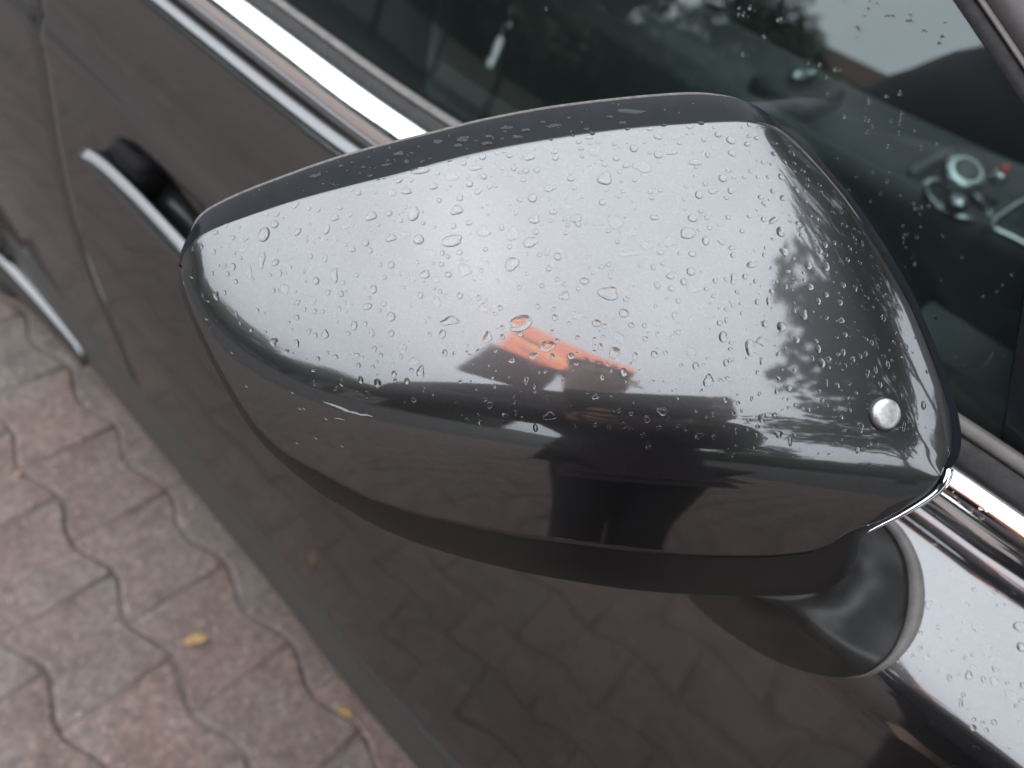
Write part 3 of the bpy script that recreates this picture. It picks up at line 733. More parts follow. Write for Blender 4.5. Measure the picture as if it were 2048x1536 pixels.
# rear of the housing and the mirror glass
ring0 = [Vector(p) for p in rim_rows[0]] + [Vector(p) for p in low_rows[-1][::-1][1:-1]]
cen = sum(ring0, Vector()) / len(ring0)
def shrink(k, bk): return [cen + (p - cen) * k - MN * bk for p in ring0]
shell_rows = [ring0, shrink(0.995, 0.006), shrink(0.975, 0.018), shrink(0.93, 0.026), shrink(0.90, 0.024)]
grid_obj('housing_back', shell_rows, BLACKPLASTIC, mirror, closed=True)
g = shrink(0.90, 0.0235); mesh_obj('mirror_glass', g + [sum(g, Vector()) / len(g)], [(k, (k + 1) % len(g), len(g)) for k in range(len(g))], MIRRORGLASS, mirror, sm=False)
COVER_BVH = bvh_of(cover); RIM_BVH = bvh_of(rim); LOW_BVH = bvh_of(lower)
# chrome bead at the inner lower corner of the cover
pts = [(1897, 939), (1893, 957), (1877, 980), (1850, 1001), (1800, 1031), (1762, 1050), (1735, 1064)]
tube('cover_edge', [loc(mirror_pt(x, y, 0.0004)) for x, y in catmull(pts, 40)], [0.0016 - 0.0012 * i / 39 for i in range(40)], CHROME, mirror, 8)

# foot: flared arm between housing and door, with its gasket on the door
OUTER = [(1380, 1190), (1420, 1230), (1480, 1275), (1550, 1315), (1620, 1340), (1690, 1351), (1741, 1348), (1780, 1330), (1815, 1295), (1838, 1250), (1846, 1200), (1842, 1150), (1830, 1110), (1812, 1075), (1788, 1045), (1755, 1022),
         (1700, 1010), (1620, 1020), (1530, 1060), (1450, 1115), (1395, 1160)]
INNER = [(1381, 1190), (1421, 1229), (1481, 1274), (1551, 1314), (1620, 1338), (1688, 1348), (1730, 1342), (1764, 1318), (1785, 1284), (1799, 1240), (1805, 1190), (1802, 1140), (1790, 1100), (1772, 1070), (1752, 1050), (1730, 1040),
         (1690, 1032), (1615, 1035), (1535, 1070), (1455, 1122), (1397, 1162)]
def on_door(x, y, off):
    hit = DOOR_BVH.ray_cast(CAM, ray(x, y)); p, n = hit[0], hit[1]
    if p is None: p = at(x, y, 1, 0.0); n = Vector((0, -1, 0))
    if n.y > 0: n = -n
    return p + n * off
NF = 84
def split_loop(P, k, n1):
    a_ = catmull(P[:k + 1], n1 + 1)[:-1]; b_ = catmull(P[k:] + [P[0]], NF - n1 + 1)[:-1]; return np.concatenate([a_, b_])
KC = 30
co, ci = split_loop(OUTER, 6, KC), split_loop(INNER, 6, KC)
ci = ci * 0.78 + co * 0.22
def gw_(q, r_): return max(0.05, min(1.0, float(np.linalg.norm(q - r_)) / 14))
gr = [[loc(on_door(*q, -0.004)) for q in co], [loc(on_door(*q, 0.0025 * gw_(q, r_))) for q, r_ in zip(co, ci)], [loc(on_door(*(q * .93 + r_ * .07), 0.0032 * gw_(q, r_))) for q, r_ in zip(co, ci)], [loc(on_door(*r_, 0.0034 * gw_(q, r_))) for q, r_ in zip(co, ci)], [loc(on_door(*r_, -0.004)) for r_ in ci]]
gask = grid_obj('foot_gasket', gr, GREYRUBBER, mirror, closed=True)
NECK = [(1462, 1150), (1478, 1178), (1500, 1190), (1530, 1196), (1555, 1199), (1575, 1200), (1600, 1198), (1640, 1188), (1675, 1165), (1697, 1135), (1706, 1110), (1712, 1090), (1712, 1075), (1706, 1064), (1695, 1056), (1680, 1050),
        (1650, 1048), (1600, 1056), (1545, 1080), (1495, 1110), (1468, 1132)]
cn = split_loop(NECK, 4, KC)
neck3 = [CAM + ray(*q) * (0.2985 - 0.006 * smooth((q[0] - 1620) / 90)) for q in cn]
base3 = [on_door(*q, 0.002) for q in ci]
frows = [[loc(p.lerp(sum(neck3, Vector()) / NF, .5)) for p in neck3], [loc(p.lerp(sum(neck3, Vector()) / NF, .02)) for p in neck3]]
for j in range(15):
    t = j / 14; tt = t ** 1.0; row = []
    for a, b in zip(neck3, base3):
        p = a.lerp(b, tt); c_ = (sum(neck3, Vector()) / NF).lerp(sum(base3, Vector()) / NF, tt)
        k_ = len(row); pinch = 0.30 * math.sin(math.pi * t) * (0.55 + 0.45 * (1 - t)) * (1 - 1.0 * math.exp(-((k_ - KC) / 3.0) ** 2))
        row.append(loc(p + (c_ - p) * pinch))
    frows.append(row)
frows.append([loc(p + Vector((0, 0.004, 0))) for p in base3])
foot = sharp(grid_obj('mirror_foot', frows, FOOTPLASTIC, mirror, closed=True), 32)
# alloy stud on the cover
def on_cover(x, y):
    h = COVER_BVH.ray_cast(CAM, ray(x, y)); n = h[1]
    if n.dot(ray(x, y)) > 0: n = -n
    return h[0], n
p, n = on_cover(1769, 828)
rS = 31 * p.dot(fwd) / F if False else 31 * (p - CAM).dot(fwd) / F
lathe('stud_shade_ring', [(rS * 1.0, -0.001), (rS * 1.15, -0.0004), (rS * 1.13, 0.00035), (rS * 1.03, 0.0005), (rS * 0.9, 0.0003)], BLACKPLASTIC, mirror, 40, origin=loc(p), axis=n)  # black ring added to draw the shadow beside the stud
lathe('stud', [(rS * 1.0, -0.001), (rS * 1.02, 0.0006), (rS * 0.98, 0.0013), (rS * 0.90, 0.0017), (rS * 0.6, 0.00195), (rS * 0.3, 0.0021), (rS * 0.02, 0.00215)], STUDMAT, mirror, 40, origin=loc(p), axis=n)

SCUFF = mat_plain('scuffed_bare_plastic', (0.30, 0.30, 0.31), 0.6, grain=0.4, gscale=2500)
def scuff(pts):
    v, f = [], []
    for k, (x, y, wd) in enumerate(pts):
        h = COVER_BVH.ray_cast(CAM, ray(x, y)); h2 = COVER_BVH.ray_cast(CAM, ray(x + wd * .25, y + wd))
        if h[0] is None or h2[0] is None: return None
        n_ = h[1] if h[1].dot(ray(x, y)) < 0 else -h[1]
        v += [loc(h[0] + n_ * .00006), loc(h2[0] + n_ * .00008)]
    f = [(2 * k, 2 * k + 1, 2 * k + 3, 2 * k + 2) for k in range(len(pts) - 1)]
    o_ = mesh_obj('scuff_mark', v, f, SCUFF, mirror); return o_
scuff([(646, 803, .6), (662, 807, 3.5), (678, 812, 5), (690, 817, 6), (700, 822, 3), (712, 824, 4), (722, 828, 3), (734, 828, 3), (746, 833, .6)])
scuff([(668, 836, .5), (678, 836, 1.6), (690, 840, .5)])
for x, y in ((464, 705), (493, 772), (585, 785), (600, 817), (608, 817), (632, 876), (684, 892), (655, 959), (594, 886), (652, 837), (413, 638), (383, 554), (416, 602)):
    scuff([(x - 3, y - 1.4, .5), (x, y, 2.2), (x + 3, y + 2, .5)])
#@@DROPS@@
# ------------------------------------------------------------------ raindrops: one mesh per outline kind, placed one by one on the wet surfaces
def drop_mesh(kind, seed):
    rr = random.Random(seed); n = 26
    ph = [rr.uniform(0, 6.28) for _ in range(5)]
    am = {'r': (.05, .03, .02, 0, 0), 't': (.08, .12, .13, .04, .02), 'b': (.10, .28, .07, .05, .03), 'f': (.10, .10, .09, .06, .05)}[kind]
    ht = {'r': 0.33, 't': 0.23, 'b': 0.20, 'f': 0.08}[kind] * rr.uniform(0.85, 1.15)
    if kind == 'b': ph[1] = rr.choice([0.4, 3.4]) + rr.uniform(-.4, .4)
    outl = []
    for k in range(n):
        a = 2 * math.pi * k / n
        q = 1 + sum(am[j] * math.cos((j + 1) * a + ph[j]) for j in range(5))
        outl.append((q * math.cos(a), q * math.sin(a)))
    sx = 1 / max(abs(p[0]) for p in outl); sy = 1 / max(abs(p[1]) for p in outl)
    prof = [(1.0, -0.25), (1.0, 0.0)] + [(rho, ht * (1 - rho ** 2.4) ** (0.62 if kind != 'f' else 0.5)) for rho in (0.985, 0.94, 0.86, 0.74, 0.58, 0.38, 0.16)]
    skew = (rr.uniform(-.10, .10), rr.uniform(-.28, -.08) if kind != 'f' else -.1)    # the water sags downhill
    v, f = [], []
    for rho, z in prof:
        for (x, y) in outl:
            kx = (1 - rho) * skew[0]; ky = (1 - rho) * skew[1]
            v.append((x * sx * rho + kx, y * sy * rho + ky, z))
    f = grid_faces(len(prof), n, closed=True); f.append(tuple((len(prof) - 1) * n + k for k in range(n)))
    me = bpy.data.meshes.new('raindrop'); me.from_pydata(v, [], f); me.materials.append(WATER)
    me.polygons.foreach_set('use_smooth', [True] * len(me.polygons)); me.update(); return me
TPL = {k: [drop_mesh(k, 50 + 10 * i + ord(k)) for i in range(n)] for k, n in (('r', 6), ('t', 5), ('b', 5), ('f', 5))}
DROPS = []      # (photo x, photo y, half width, half height, kind, turn)
def zone(ox, oy, k, text):
    for it in text.replace('\n', ' ').split(';'):
        it = it.strip()
        if not it: continue
        p = it.split(','); kind = 'r'; rt = 0.0
        for e in p[4:]:
            if e.strip() in ('r', 't', 'b', 'f'): kind = e.strip()
            else: rt = float(e)
        DROPS.append((ox + float(p[0]) / k, oy + float(p[1]) / k, float(p[2]) / k, float(p[3]) / k, kind, rt))
zone(340, 380, 5.12, """465,435,32,22;645,485,22,25;755,510,55,22,b;960,460,60,82,r,-25;1070,350,45,40;1090,250,38,22,r,25;995,250,20,18;1155,295,18,16;1290,155,48,20,r,45;1420,190,26,20;1515,205,30,20,r,35;
1690,285,45,38,t;1840,260,40,18,b;1305,430,48,30,r,40;1605,405,30,52,r,-20;1820,370,85,20,f,8;1695,490,42,42,f;450,635,20,28;325,580,20,28;255,575,48,20,r,45;500,775,16,16;435,855,15,25;645,785,32,38;590,860,22,28;725,695,18,20;
940,720,38,90,t;810,830,42,88,f;1080,745,42,30,r,30;1025,870,20,18;1130,850,20,32;1235,790,14,18;1440,680,24,28;1590,705,22,45,b;1375,835,18,20;1495,930,36,42;1685,870,40,85,t;1910,875,24,22;1175,1010,50,62,f;1455,1130,45,48,f;
1620,1050,24,30;1755,1065,30,32;1795,1155,14,18;1735,1220,16,35;1375,1220,22,24;1480,1245,26,28;1570,1245,16,20;1300,1305,26,30;475,1080,34,52,t;560,1050,16,26;680,1262,16,24;720,1360,14,22;965,1262,14,18;1885,1390,34,50;2000,1370,22,30;740,610,34,36,f;1270,595,25,40,f;1480,495,12,10;1530,490,10,10;1605,500,16,14;1475,540,12,12;1395,520,22,18;1420,343,14,10;2030,390,12,12;1330,655,10,10;1385,935,14,14;1185,850,12,12;855,765,12,10;850,910,16,14;700,430,10,10""")
zone(700, 280, 5.12, """505,415,42,26,r,30;630,412,24,20;580,525,60,34;440,535,42,38,f;855,475,46,42,t;1225,450,36,36;1310,530,40,32,t;1370,375,34,30;1160,240,32,26;1360,172,36,34;1020,212,22,14;1195,175,20,13;1505,138,20,16;1575,118,20,18;1635,160,36,22;
1835,175,58,45,t;1680,285,28,36,r,-20;1800,315,34,30;1915,305,36,28;1740,335,22,16;1290,285,72,28,b;1030,385,85,40,f;895,343,26,18;725,310,105,40,b;90,540,28,28;267,540,18,16;915,618,24,26;1125,590,34,38,t;1090,720,70,58,t;215,780,64,55,t;400,750,38,32;570,690,20,22;
655,750,60,80,b;750,850,22,22;290,870,18,18;1060,880,26,38,t;1220,850,36,26;1360,940,88,60,f;1555,895,22,34;1660,960,68,75,f;1495,470,22,20;1870,595,48,46;1740,615,24,20;1885,810,56,50,t;1850,1050,80,55,b;420,1005,60,42,t;705,1020,58,52;575,965,50,24,f;165,1055,34,34;205,1130,24,34;
1040,1040,108,70,b;1385,1120,26,24;1635,1095,24,26;945,1160,24,30;1003,1193,20,26;1140,1222,18,22;935,1275,28,28;850,1265,18,18;425,1280,36,36;310,1275,20,22;65,1385,26,22;1180,1330,72,68,f;765,1375,55,45,t;1005,1378,36,32;650,1410,38,48,f;880,1430,60,34,f;1660,1275,75,72,b;1345,1340,20,24;1965,1495,24,24;1410,760,18,12;185,905,13,10;270,662,16,7;1285,210,14,11;1705,128,14,9;1890,97,18,11;1030,470,14,14;990,515,12,8;500,758,12,12;540,735,12,11;350,392,18,10;445,397,12,10;1305,375,12,10;1310,343,10,9;1645,368,14,12;1815,1150,11,11;755,1455,12,12;860,1520,18,18""")
zone(1050, 220, 5.12, """655,283,38,20;548,330,26,18;668,342,24,16;573,395,30,18;585,470,22,26;835,248,68,18,f;710,425,62,48,f;915,350,24,20;975,380,22,16;1115,393,42,40;935,495,34,30;815,560,30,24;790,508,20,14;1050,195,24,14;1278,195,30,18;1420,155,26,16;1362,275,46,30,r,-20;1565,275,72,24,f,20;1365,460,46,40;
1280,437,24,16;1580,340,22,20;1505,435,68,24,t,15;1690,170,40,26,t;1805,135,32,20;1980,250,38,32;1830,305,26,22;1870,460,26,32;1745,540,78,32,b;1755,590,24,14;1035,565,42,34,t;1210,580,115,65,f;815,700,76,72,t;970,632,24,20;1120,722,24,18;470,705,40,28;505,797,24,20;255,805,64,32,b;300,430,36,22;
312,490,34,30;835,820,24,16;1000,838,20,16;965,888,22,16;792,945,34,34;1283,838,24,22;1388,822,26,22;1298,900,28,22;1780,870,40,46;1925,835,52,26,t;1843,757,26,24;1743,672,22,20;1650,785,20,16;2030,700,48,40;290,1045,40,28;405,1118,24,24;520,1115,60,48,b;545,1165,32,32;435,1180,24,20;265,1132,28,20;
418,1258,22,22;595,1258,36,24,f;930,1145,78,80,f;850,1240,26,22;1082,1255,70,46,f;1325,1100,44,28;1720,1108,52,40;1675,1260,80,62,b;1850,1340,36,48;1475,1350,80,50,f;1390,1460,42,24;1715,1475,40,30;1250,1385,70,42,f;1060,1470,170,30,f,5;225,1445,34,48,b;335,1500,40,42;1625,918,20,16;1800,1040,26,18;460,655,14,9;535,565,13,8;605,633,14,8;1175,208,14,9;1440,350,12,10;1725,242,12,12;1660,243,16,11;1040,335,18,12;1225,330,20,14;1378,535,16,11;430,900,16,12;590,892,20,12;1640,1015,16,14;1775,1232,16,14;168,1175,16,14""")
zone(1350, 220, 5.12, """575,312,52,40,r,-25;740,350,34,26;838,290,30,20;585,440,40,38,t;1020,340,38,22,b;1010,448,32,24;1195,440,42,40,t;1120,530,30,20,r,-30;900,537,28,18,r,-30;545,622,28,18;495,700,50,40;605,693,24,16;712,688,24,18;848,687,22,16;950,686,20,18;1085,685,40,26,r,-45;1225,630,20,20;
1310,625,30,26;1360,575,22,16;1360,715,20,18;1003,830,32,22;568,825,30,36;527,900,26,20;885,892,36,24;1107,900,36,32;1240,815,24,42,r,30;1318,825,20,18;1340,930,20,24;1480,770,28,20;1498,835,18,18;1390,1085,18,18;1455,1115,24,26;1308,1078,14,14;545,1100,28,24;907,1118,28,30;1010,1130,62,30,b,35;1085,1245,55,56;
685,1240,26,22;1290,1285,24,22;760,1090,22,16;475,1350,42,30,t;585,1410,46,28,t;1118,1450,54,48,t;1535,1385,30,40;1635,1360,18,30;1485,1445,28,32;1610,1045,16,16;1700,1050,20,16;1735,1180,45,28,b;1790,1410,24,34,t;1850,1365,16,18;1920,1370,16,40;690,180,16,14;398,180,16,13;1145,310,22,16;1185,370,20,18;1110,270,16,12;1250,1000,12,18;925,1415,14,22;410,752,10,10;270,425,15,9;770,425,10,10""")
zone(540, 520, 5.12, """465,770,24,30;560,765,46,55,t;275,855,28,48;40,840,45,45,t;492,1010,20,28;800,752,24,24;1040,755,30,48,b;1243,752,34,34;1240,580,46,50;1060,300,38,46;1015,385,28,20,t;995,480,52,34,r,15;1140,50,20,24;1542,360,28,36;1715,430,42,65,f;1945,365,30,36;1740,325,22,26;1680,293,18,20;1835,625,110,52,t;1765,760,36,48;
1635,765,18,26;1360,900,42,55,f;1475,1040,70,42,f;1540,1145,42,70,t;1790,955,28,38;1885,960,16,26;1135,978,22,28;1072,908,22,30;1100,1040,13,20;908,1080,22,30;1270,1170,28,36;1402,1237,28,36;930,1225,28,42;1100,1258,42,46;735,1250,32,46,t;995,1370,32,48,t;1450,475,14,15;1142,880,11,13;95,935,10,12;235,955,10,14;1567,1340,12,16;595,950,14,16;1595,638,10,12""")
zone(900, 500, 5.12, """1010,190,28,34;940,370,24,24;1170,350,26,22;1310,395,18,24;1170,470,55,46,t;1375,318,46,36;1620,150,26,24;1645,262,22,36;1625,440,112,78,t;1800,503,30,30;1780,650,48,46;515,592,26,30;345,600,75,55,f;295,490,22,32;725,760,122,88,b,20;720,860,26,34;1075,693,30,36;1300,670,50,50,f;900,578,22,28;1045,838,22,24;1218,752,20,24;
1500,752,48,40;1580,780,24,28;1728,890,48,65,f;1855,772,30,30;1305,895,26,22;1095,928,26,24;535,890,26,30;380,895,52,68,t;1000,990,78,58,b;1050,1090,24,36;1238,1085,38,36;1540,990,26,36;1685,1055,58,60,b;1890,1095,30,50,b;1780,1250,34,46;1850,1165,16,15;850,1085,46,38,t;630,1130,36,30,t;2000,910,30,28;1990,775,22,26;1615,1170,14,24;1655,1235,14,20;780,1335,26,44,t;1560,1300,22,36;862,1395,18,30;435,1305,18,16;215,1350,11,18;455,1390,22,28,t;265,1425,15,18;205,1075,22,14;45,1065,16,24;915,1250,12,18;1150,1340,12,16;1525,832,10,10;2030,850,12,22;1460,235,18,18;1940,160,16,18;120,98,16,20;320,215,14,18""")
zone(1250, 480, 5.12, """675,325,45,44;600,430,34,38;465,365,42,40,t;330,465,34,46,t;475,495,36,30;695,500,62,44,f;290,280,26,30;392,240,26,22;925,418,28,30;1110,400,42,60,b;1035,405,34,14,r,-40;1230,375,30,30;830,500,22,22;545,622,26,32;505,775,24,38,t;1335,422,22,24;1500,525,28,26;1355,635,26,32;1470,628,26,48;1300,255,58,38,b;1500,285,28,22,t;
1650,480,18,26;1430,862,34,38;1600,885,48,52;1037,822,20,32;970,850,34,30;1003,995,46,60;1285,1105,58,85,b,10;1415,1035,78,58,f;1755,1025,34,38;1400,1245,20,38;680,1150,48,62,f;725,1290,34,42;300,1170,34,36;415,1157,24,26;850,1440,58,74,t;1035,1260,30,40;1070,1230,14,28;1735,1325,22,30;1920,1215,18,30;1980,1115,30,44;2015,1255,36,54;
1880,265,38,42;1995,115,30,36;1825,335,20,20;1835,408,20,22;1895,480,42,36;1980,625,26,38;1830,765,40,54,t;575,1283,20,20;430,600,16,20;60,875,30,32;200,880,22,28;330,965,20,24;235,955,12,22;210,1015,26,26;965,698,12,12;875,908,10,10;1430,775,10,10;1195,750,14,22;1645,1105,12,18;1355,1355,18,22;390,1455,13,16;1440,85,18,22,r,30;1275,130,26,18,f;1730,190,18,18;1735,640,12,16;1740,725,13,26;145,260,16,18""")
zone(1348, 400, 2.926, """890,390,24,30;785,385,22,26;795,505,22,22;845,590,16,20;890,555,16,17;970,600,18,19;990,500,16,17;1060,515,14,24,t;1015,350,14,18;1085,365,14,12;975,705,24,20,t;1225,690,17,24;1155,835,13,20;990,890,14,24;1120,900,13,18;1045,930,18,20,t;865,950,20,30;840,870,17,24;1180,995,12,24;1250,965,14,26;
1205,1080,14,20;955,1085,15,18;895,1070,6,26;1130,1015,16,26,b;1090,1330,22,36,t;1075,1465,15,22;980,1270,13,15;1030,1230,11,14;1460,1200,18,28;1345,1330,12,34,b;610,1370,28,26,t;680,1415,12,30;485,1375,10,13;550,1470,16,14,f;365,1350,12,20;600,1120,12,18;500,1135,10,14;455,1165,9,18;375,1190,12,15;300,1170,14,18;
515,1275,24,28,t;395,1235,8,13;230,1255,8,15;150,1380,24,20,t;1360,860,13,22;1260,880,7,11;1330,855,10,18;1140,1130,7,5;1065,1130,13,10;670,1215,10,9;790,1225,11,15;885,1200,22,12,f;705,1330,7,10;1110,195,9,8;1480,1005,12,12;1240,555,10,12;1160,385,7,7;1215,490,7,9;1600,1460,12,18;1135,1440,7,8;1195,1430,7,12;345,1490,8,20;700,1495,9,11""")
zone(700, 600, 2.926, """905,690,24,38,t;1165,680,44,28,t;970,660,14,16,b;1008,695,13,15;1085,750,15,26;1515,745,12,20;1600,735,13,22;1740,695,18,24;1825,650,36,28,t;1745,855,15,26;1435,565,22,20,t;1575,645,11,17;1645,665,14,13;960,585,10,26;765,720,16,20,t;1690,480,8,6;735,520,7,6;810,635,6,12;1315,745,7,18;2030,800,14,16;690,800,8,14;1920,570,9,16""")
zone(1648, 1136, 3.84, """1500,450,44,36,t;1515,610,34,32;1317,188,18,16;1455,190,12,17;1268,195,16,22,f;1155,168,14,18;1250,92,18,18,f;800,285,22,34,t;1165,455,26,36,f;1075,415,14,16,f;875,455,12,20;742,497,15,16;740,620,16,22;680,675,12,16;780,680,24,30,f;563,708,14,16;732,795,17,20,f;965,845,18,26;1110,825,30,36,t;1142,668,17,14;
1083,690,13,14;1222,665,6,6;880,790,7,7;1305,775,12,22;1225,855,17,24;1305,870,36,36,f;1440,975,46,36,f;1407,885,14,14;1525,900,18,22;1070,980,14,24;1050,1040,15,34;1155,1165,14,16;1145,1228,24,24;1220,1190,15,15;1307,1185,20,22;1248,1245,15,17;1475,1062,14,16;1515,1020,18,18,t;1105,1088,9,7;438,970,8,7;920,1112,5,5;1140,760,22,14,f;970,15,12,8;850,55,6,5""")
zone(1700, 850, 5.885, """1015,775,22,28,r,-20;1095,705,22,14;1245,838,12,14;1280,915,14,24;1425,1005,24,24,r,50;1550,1085,30,22,t;1540,985,20,16;1610,1000,18,20;1800,1050,28,24;1975,1130,22,16;1855,1160,10,12;1215,785,9,8;1435,1140,14,10;825,1225,18,12,f;930,1225,30,16;725,1150,14,10;1005,1400,36,20,b;950,1100,26,10,f;1245,690,18,8""")
zone(600, 0, 2.926, """85,1030,40,14,t,15;240,972,14,8;370,978,16,8;505,966,22,10,r,10;580,900,34,16,t,10;622,947,18,14;715,945,18,8;760,928,14,6;925,853,26,14;950,822,36,12;960,805,44,10,f;1095,840,36,14;1105,798,24,12;1320,763,28,12;1215,745,42,12,f;1270,800,36,12,f;1480,735,52,12,f;1420,715,18,8;1940,650,80,16,f;1815,685,24,10;1890,715,26,10,f;810,828,32,14,f;440,985,8,6;1185,812,12,6;1130,808,10,6;1575,690,12,5;1675,755,24,8,f;655,895,12,7;515,940,12,7;400,920,10,6;135,1078,12,6;195,1080,12,6;410,1030,20,8""")
WINDOTS = [(1738, 5), (1755, 9), (1736, 18), (1729, 33), (1690, 5), (1774, 33), (1786, 34), (1820, 31), (1814, 44), (1821, 43), (1714, 54), (1715, 60), (1713, 76), (1848, 63), (1884, 74), (1878, 88), (1890, 47), (1737, 198), (1738, 205), (1733, 219), (1730, 237), (1736, 241), (1744, 253), (1782, 242), (1801, 236), (1802, 225), (1799, 186), (1772, 192),
           (1799, 246), (1734, 264), (1798, 266), (1774, 292), (1829, 262), (1841, 296), (1914, 305), (1873, 287), (1747, 343), (1779, 344), (1712, 353), (1698, 379), (1774, 362), (1761, 388), (1801, 391), (1742, 403), (1823, 406), (1829, 408), (1838, 416), (1844, 414), (1858, 411), (1840, 428), (1830, 417), (1805, 452), (1808, 472), (1815, 469), (1807, 476),
           (1833, 475), (1842, 453), (1807, 484), (1887, 473), (1812, 494), (1824, 514), (1830, 527), (1924, 514), (1885, 470), (1830, 530), (1810, 535), (1966, 593), (1993, 584), (2005, 570), (1883, 560), (1870, 606), (1871, 636), (1929, 650), (1909, 715), (1903, 728), (1928, 731), (2006, 714), (2024, 548), (1556, 40), (1478, 16), (1487, 28), (1527, 71), (1530, 75), (1486, 108), (1618, 126), (1639, 129),
           (1670, 139), (1680, 140), (1563, 37), (1653, 155), (1655, 187), (1689, 233), (1675, 318), (1500, 15), (1477, 30), (1093, 17)]
def put_basis(p, n, a, b, rt):
    dep_ = (p - CAM).dot(fwd)
    tx = (right - n * right.dot(n)).normalized(); ty = n.cross(tx)
    if ty.dot(down) > 0: ty = -ty
    kx = max(tx.dot(right), 0.3); ky = max(-ty.dot(down), 0.22)
    sx, sy = a * dep_ / F / kx, b * dep_ / F / ky
    c, s_ = math.cos(rt), math.sin(rt); ux, uy = tx * c + ty * s_, ty * c - tx * s_
    sz = math.sqrt(max(min(a, b), 1) * max(a, b) * 0.3 + 0.7 * min(a, b) ** 2) * dep_ / F
    if kx < 0: ux = -ux
    zx = n
    m = Matrix((ux * sx, uy * sy, zx * sz)).transposed().to_4x4(); m.translation = p; return m
BVHS = [('mirror cover', COVER_BVH), ('black mirror rim', RIM_BVH), ('lower housing', LOW_BVH), ('door', DOOR_BVH), ('window', GLASS_BVH), ('chrome', bvh_of(bpy.data.objects['chrome_strip']))]
def first_hit(x, y):
    d = ray(x, y).normalized(); best = None
    for nm, b in BVHS:
        h = b.ray_cast(CAM, d)
        if h[0] is not None and (best is None or h[3] < best[3]): n = h[1] if h[1].dot(d) < 0 else -h[1]; best = (h[0], n, nm, h[3])
    return best
items = []; seen = []
for (x, y, a, b, kind, rt) in DROPS:
    if any(abs(x - q[0]) < 0.55 * max(a, q[2]) and abs(y - q[1]) < 0.55 * max(b, q[3]) for q in seen): continue     # listed twice where two close-ups overlap
    seen.append((x, y, a, b)); h = first_hit(x, y)
    if h is None: continue
    items.append((a * b, x, y, a, b, kind, rt, h))
rr = random.Random(3)
for (x, y) in WINDOTS:
    h = first_hit(x, y)
    if h is None or h[2] != 'window': continue
    q = rr.uniform(1.8, 3.3); items.append((q * q, x, y, q, q * rr.uniform(1.0, 1.5), 'r', 0, h))
for _ in range(900):                                        # fine mist between the larger drops
    x, y = rr.uniform(370, 1900), rr.uniform(200, 960); h = first_hit(x, y)
    if h is None or h[2] not in ('mirror cover', 'black mirror rim'): continue
    if h[2] == 'mirror cover' and y > np.interp(x, rdg[:, 0], rdg[:, 1]) + rr.uniform(-60, 30): continue
    if rr.random() > 0.35 + (0.65 if x > 1500 or h[2] != 'mirror cover' else 0) : continue
    q = rr.uniform(1.1, 2.6); items.append((q * q * .2, x, y, q, q * rr.uniform(0.8, 1.2), 'r', 0, h))
for _ in range(560):                                        # in-between sizes, irregular and half dried
    x, y = rr.uniform(420, 1880), rr.uniform(230, 900); h = first_hit(x, y)
    if h is None or h[2] != 'mirror cover' or y > np.interp(x, rdg[:, 0], rdg[:, 1]) - rr.uniform(-10, 60): continue
    q = rr.uniform(2.2, 5.2)
    if any(abs(x - t_[1]) < t_[3] + q and abs(y - t_[2]) < t_[4] + q for t_ in items if t_[3] > 3): continue
    items.append((q * q * .2, x, y, q * rr.uniform(.8, 1.5), q * rr.uniform(.7, 1.3), rr.choice('rrttfb'), rr.uniform(-40, 40), h))
for _ in range(110):                                        # and on the door around the foot
    x, y = rr.choice([(rr.uniform(1560, 2040), rr.uniform(1180, 1536)), (rr.uniform(380, 900), rr.uniform(60, 400))]); h = first_hit(x, y)
    if h is None or h[2] != 'door': continue
    q = rr.uniform(1.0, 2.4); items.append((q * q * .2, x, y, q, q * rr.uniform(0.9, 1.4), 'r', 0, h))
items.sort(key=lambda t: -t[0])
SIZEW = lambda s: 'very large' if s > 260 else 'large' if s > 110 else 'middling' if s > 40 else 'small' if s > 18 else 'tiny'
SHAPE = {'r': 'round raindrop', 't': 'lopsided raindrop', 'b': 'bent raindrop', 'f': 'flat water film'}
def where(x, y, nm):
    if nm == 'mirror cover':
        row = 'near rim' if y < 350 - 0.1 * (x - 1100) else 'above middle' if y < 520 else 'below middle' if y < 700 else 'by the fold'
        colw = "cover's outer tip" if x < 620 else "cover's outer third" if x < 950 else 'cover centre' if x < 1280 else "cover's inner third" if x < 1600 else 'cover side nearest window'
        return 'on %s %s' % (colw, row)
    return {'black mirror rim': 'on black rim above cover', 'lower housing': 'on lower mirror housing', 'door': 'on bright door shoulder', 'window': 'on side window glass', 'chrome': 'on chrome strip by mirror'}[nm]
ORD = ['leftmost', 'second from left', 'third from left', 'fourth from left', 'fifth from left', 'sixth from left', 'seventh from left', 'eighth from left', 'ninth from left', 'tenth from left', 'eleventh from left', 'twelfth from left']
NUM = {2: 'two', 3: 'three', 4: 'four', 5: 'five', 6: 'six', 7: 'seven', 8: 'eight', 9: 'nine', 10: 'ten', 11: 'eleven', 12: 'twelve', 13: 'thirteen', 14: 'fourteen', 15: 'fifteen', 16: 'sixteen'}
base_l = ['%s %s %s' % (SIZEW(t[0]), SHAPE[t[5]], where(t[1], t[2], t[7][2])) for t in items[:300]]
labels = list(base_l)
for lb in set(base_l):
    ids = sorted([i for i, q in enumerate(base_l) if q == lb], key=lambda i: items[i][1])
    if len(ids) > 1:
        for k, i in enumerate(ids):
            o_ = 'rightmost' if k == len(ids) - 1 else ORD[min(k, 11)]
            labels[i] = lb + ', %s of %s' % (o_, NUM.get(len(ids), 'many'))
stuff_v, stuff_f = [], []; cnt = {}
rr = random.Random(5)
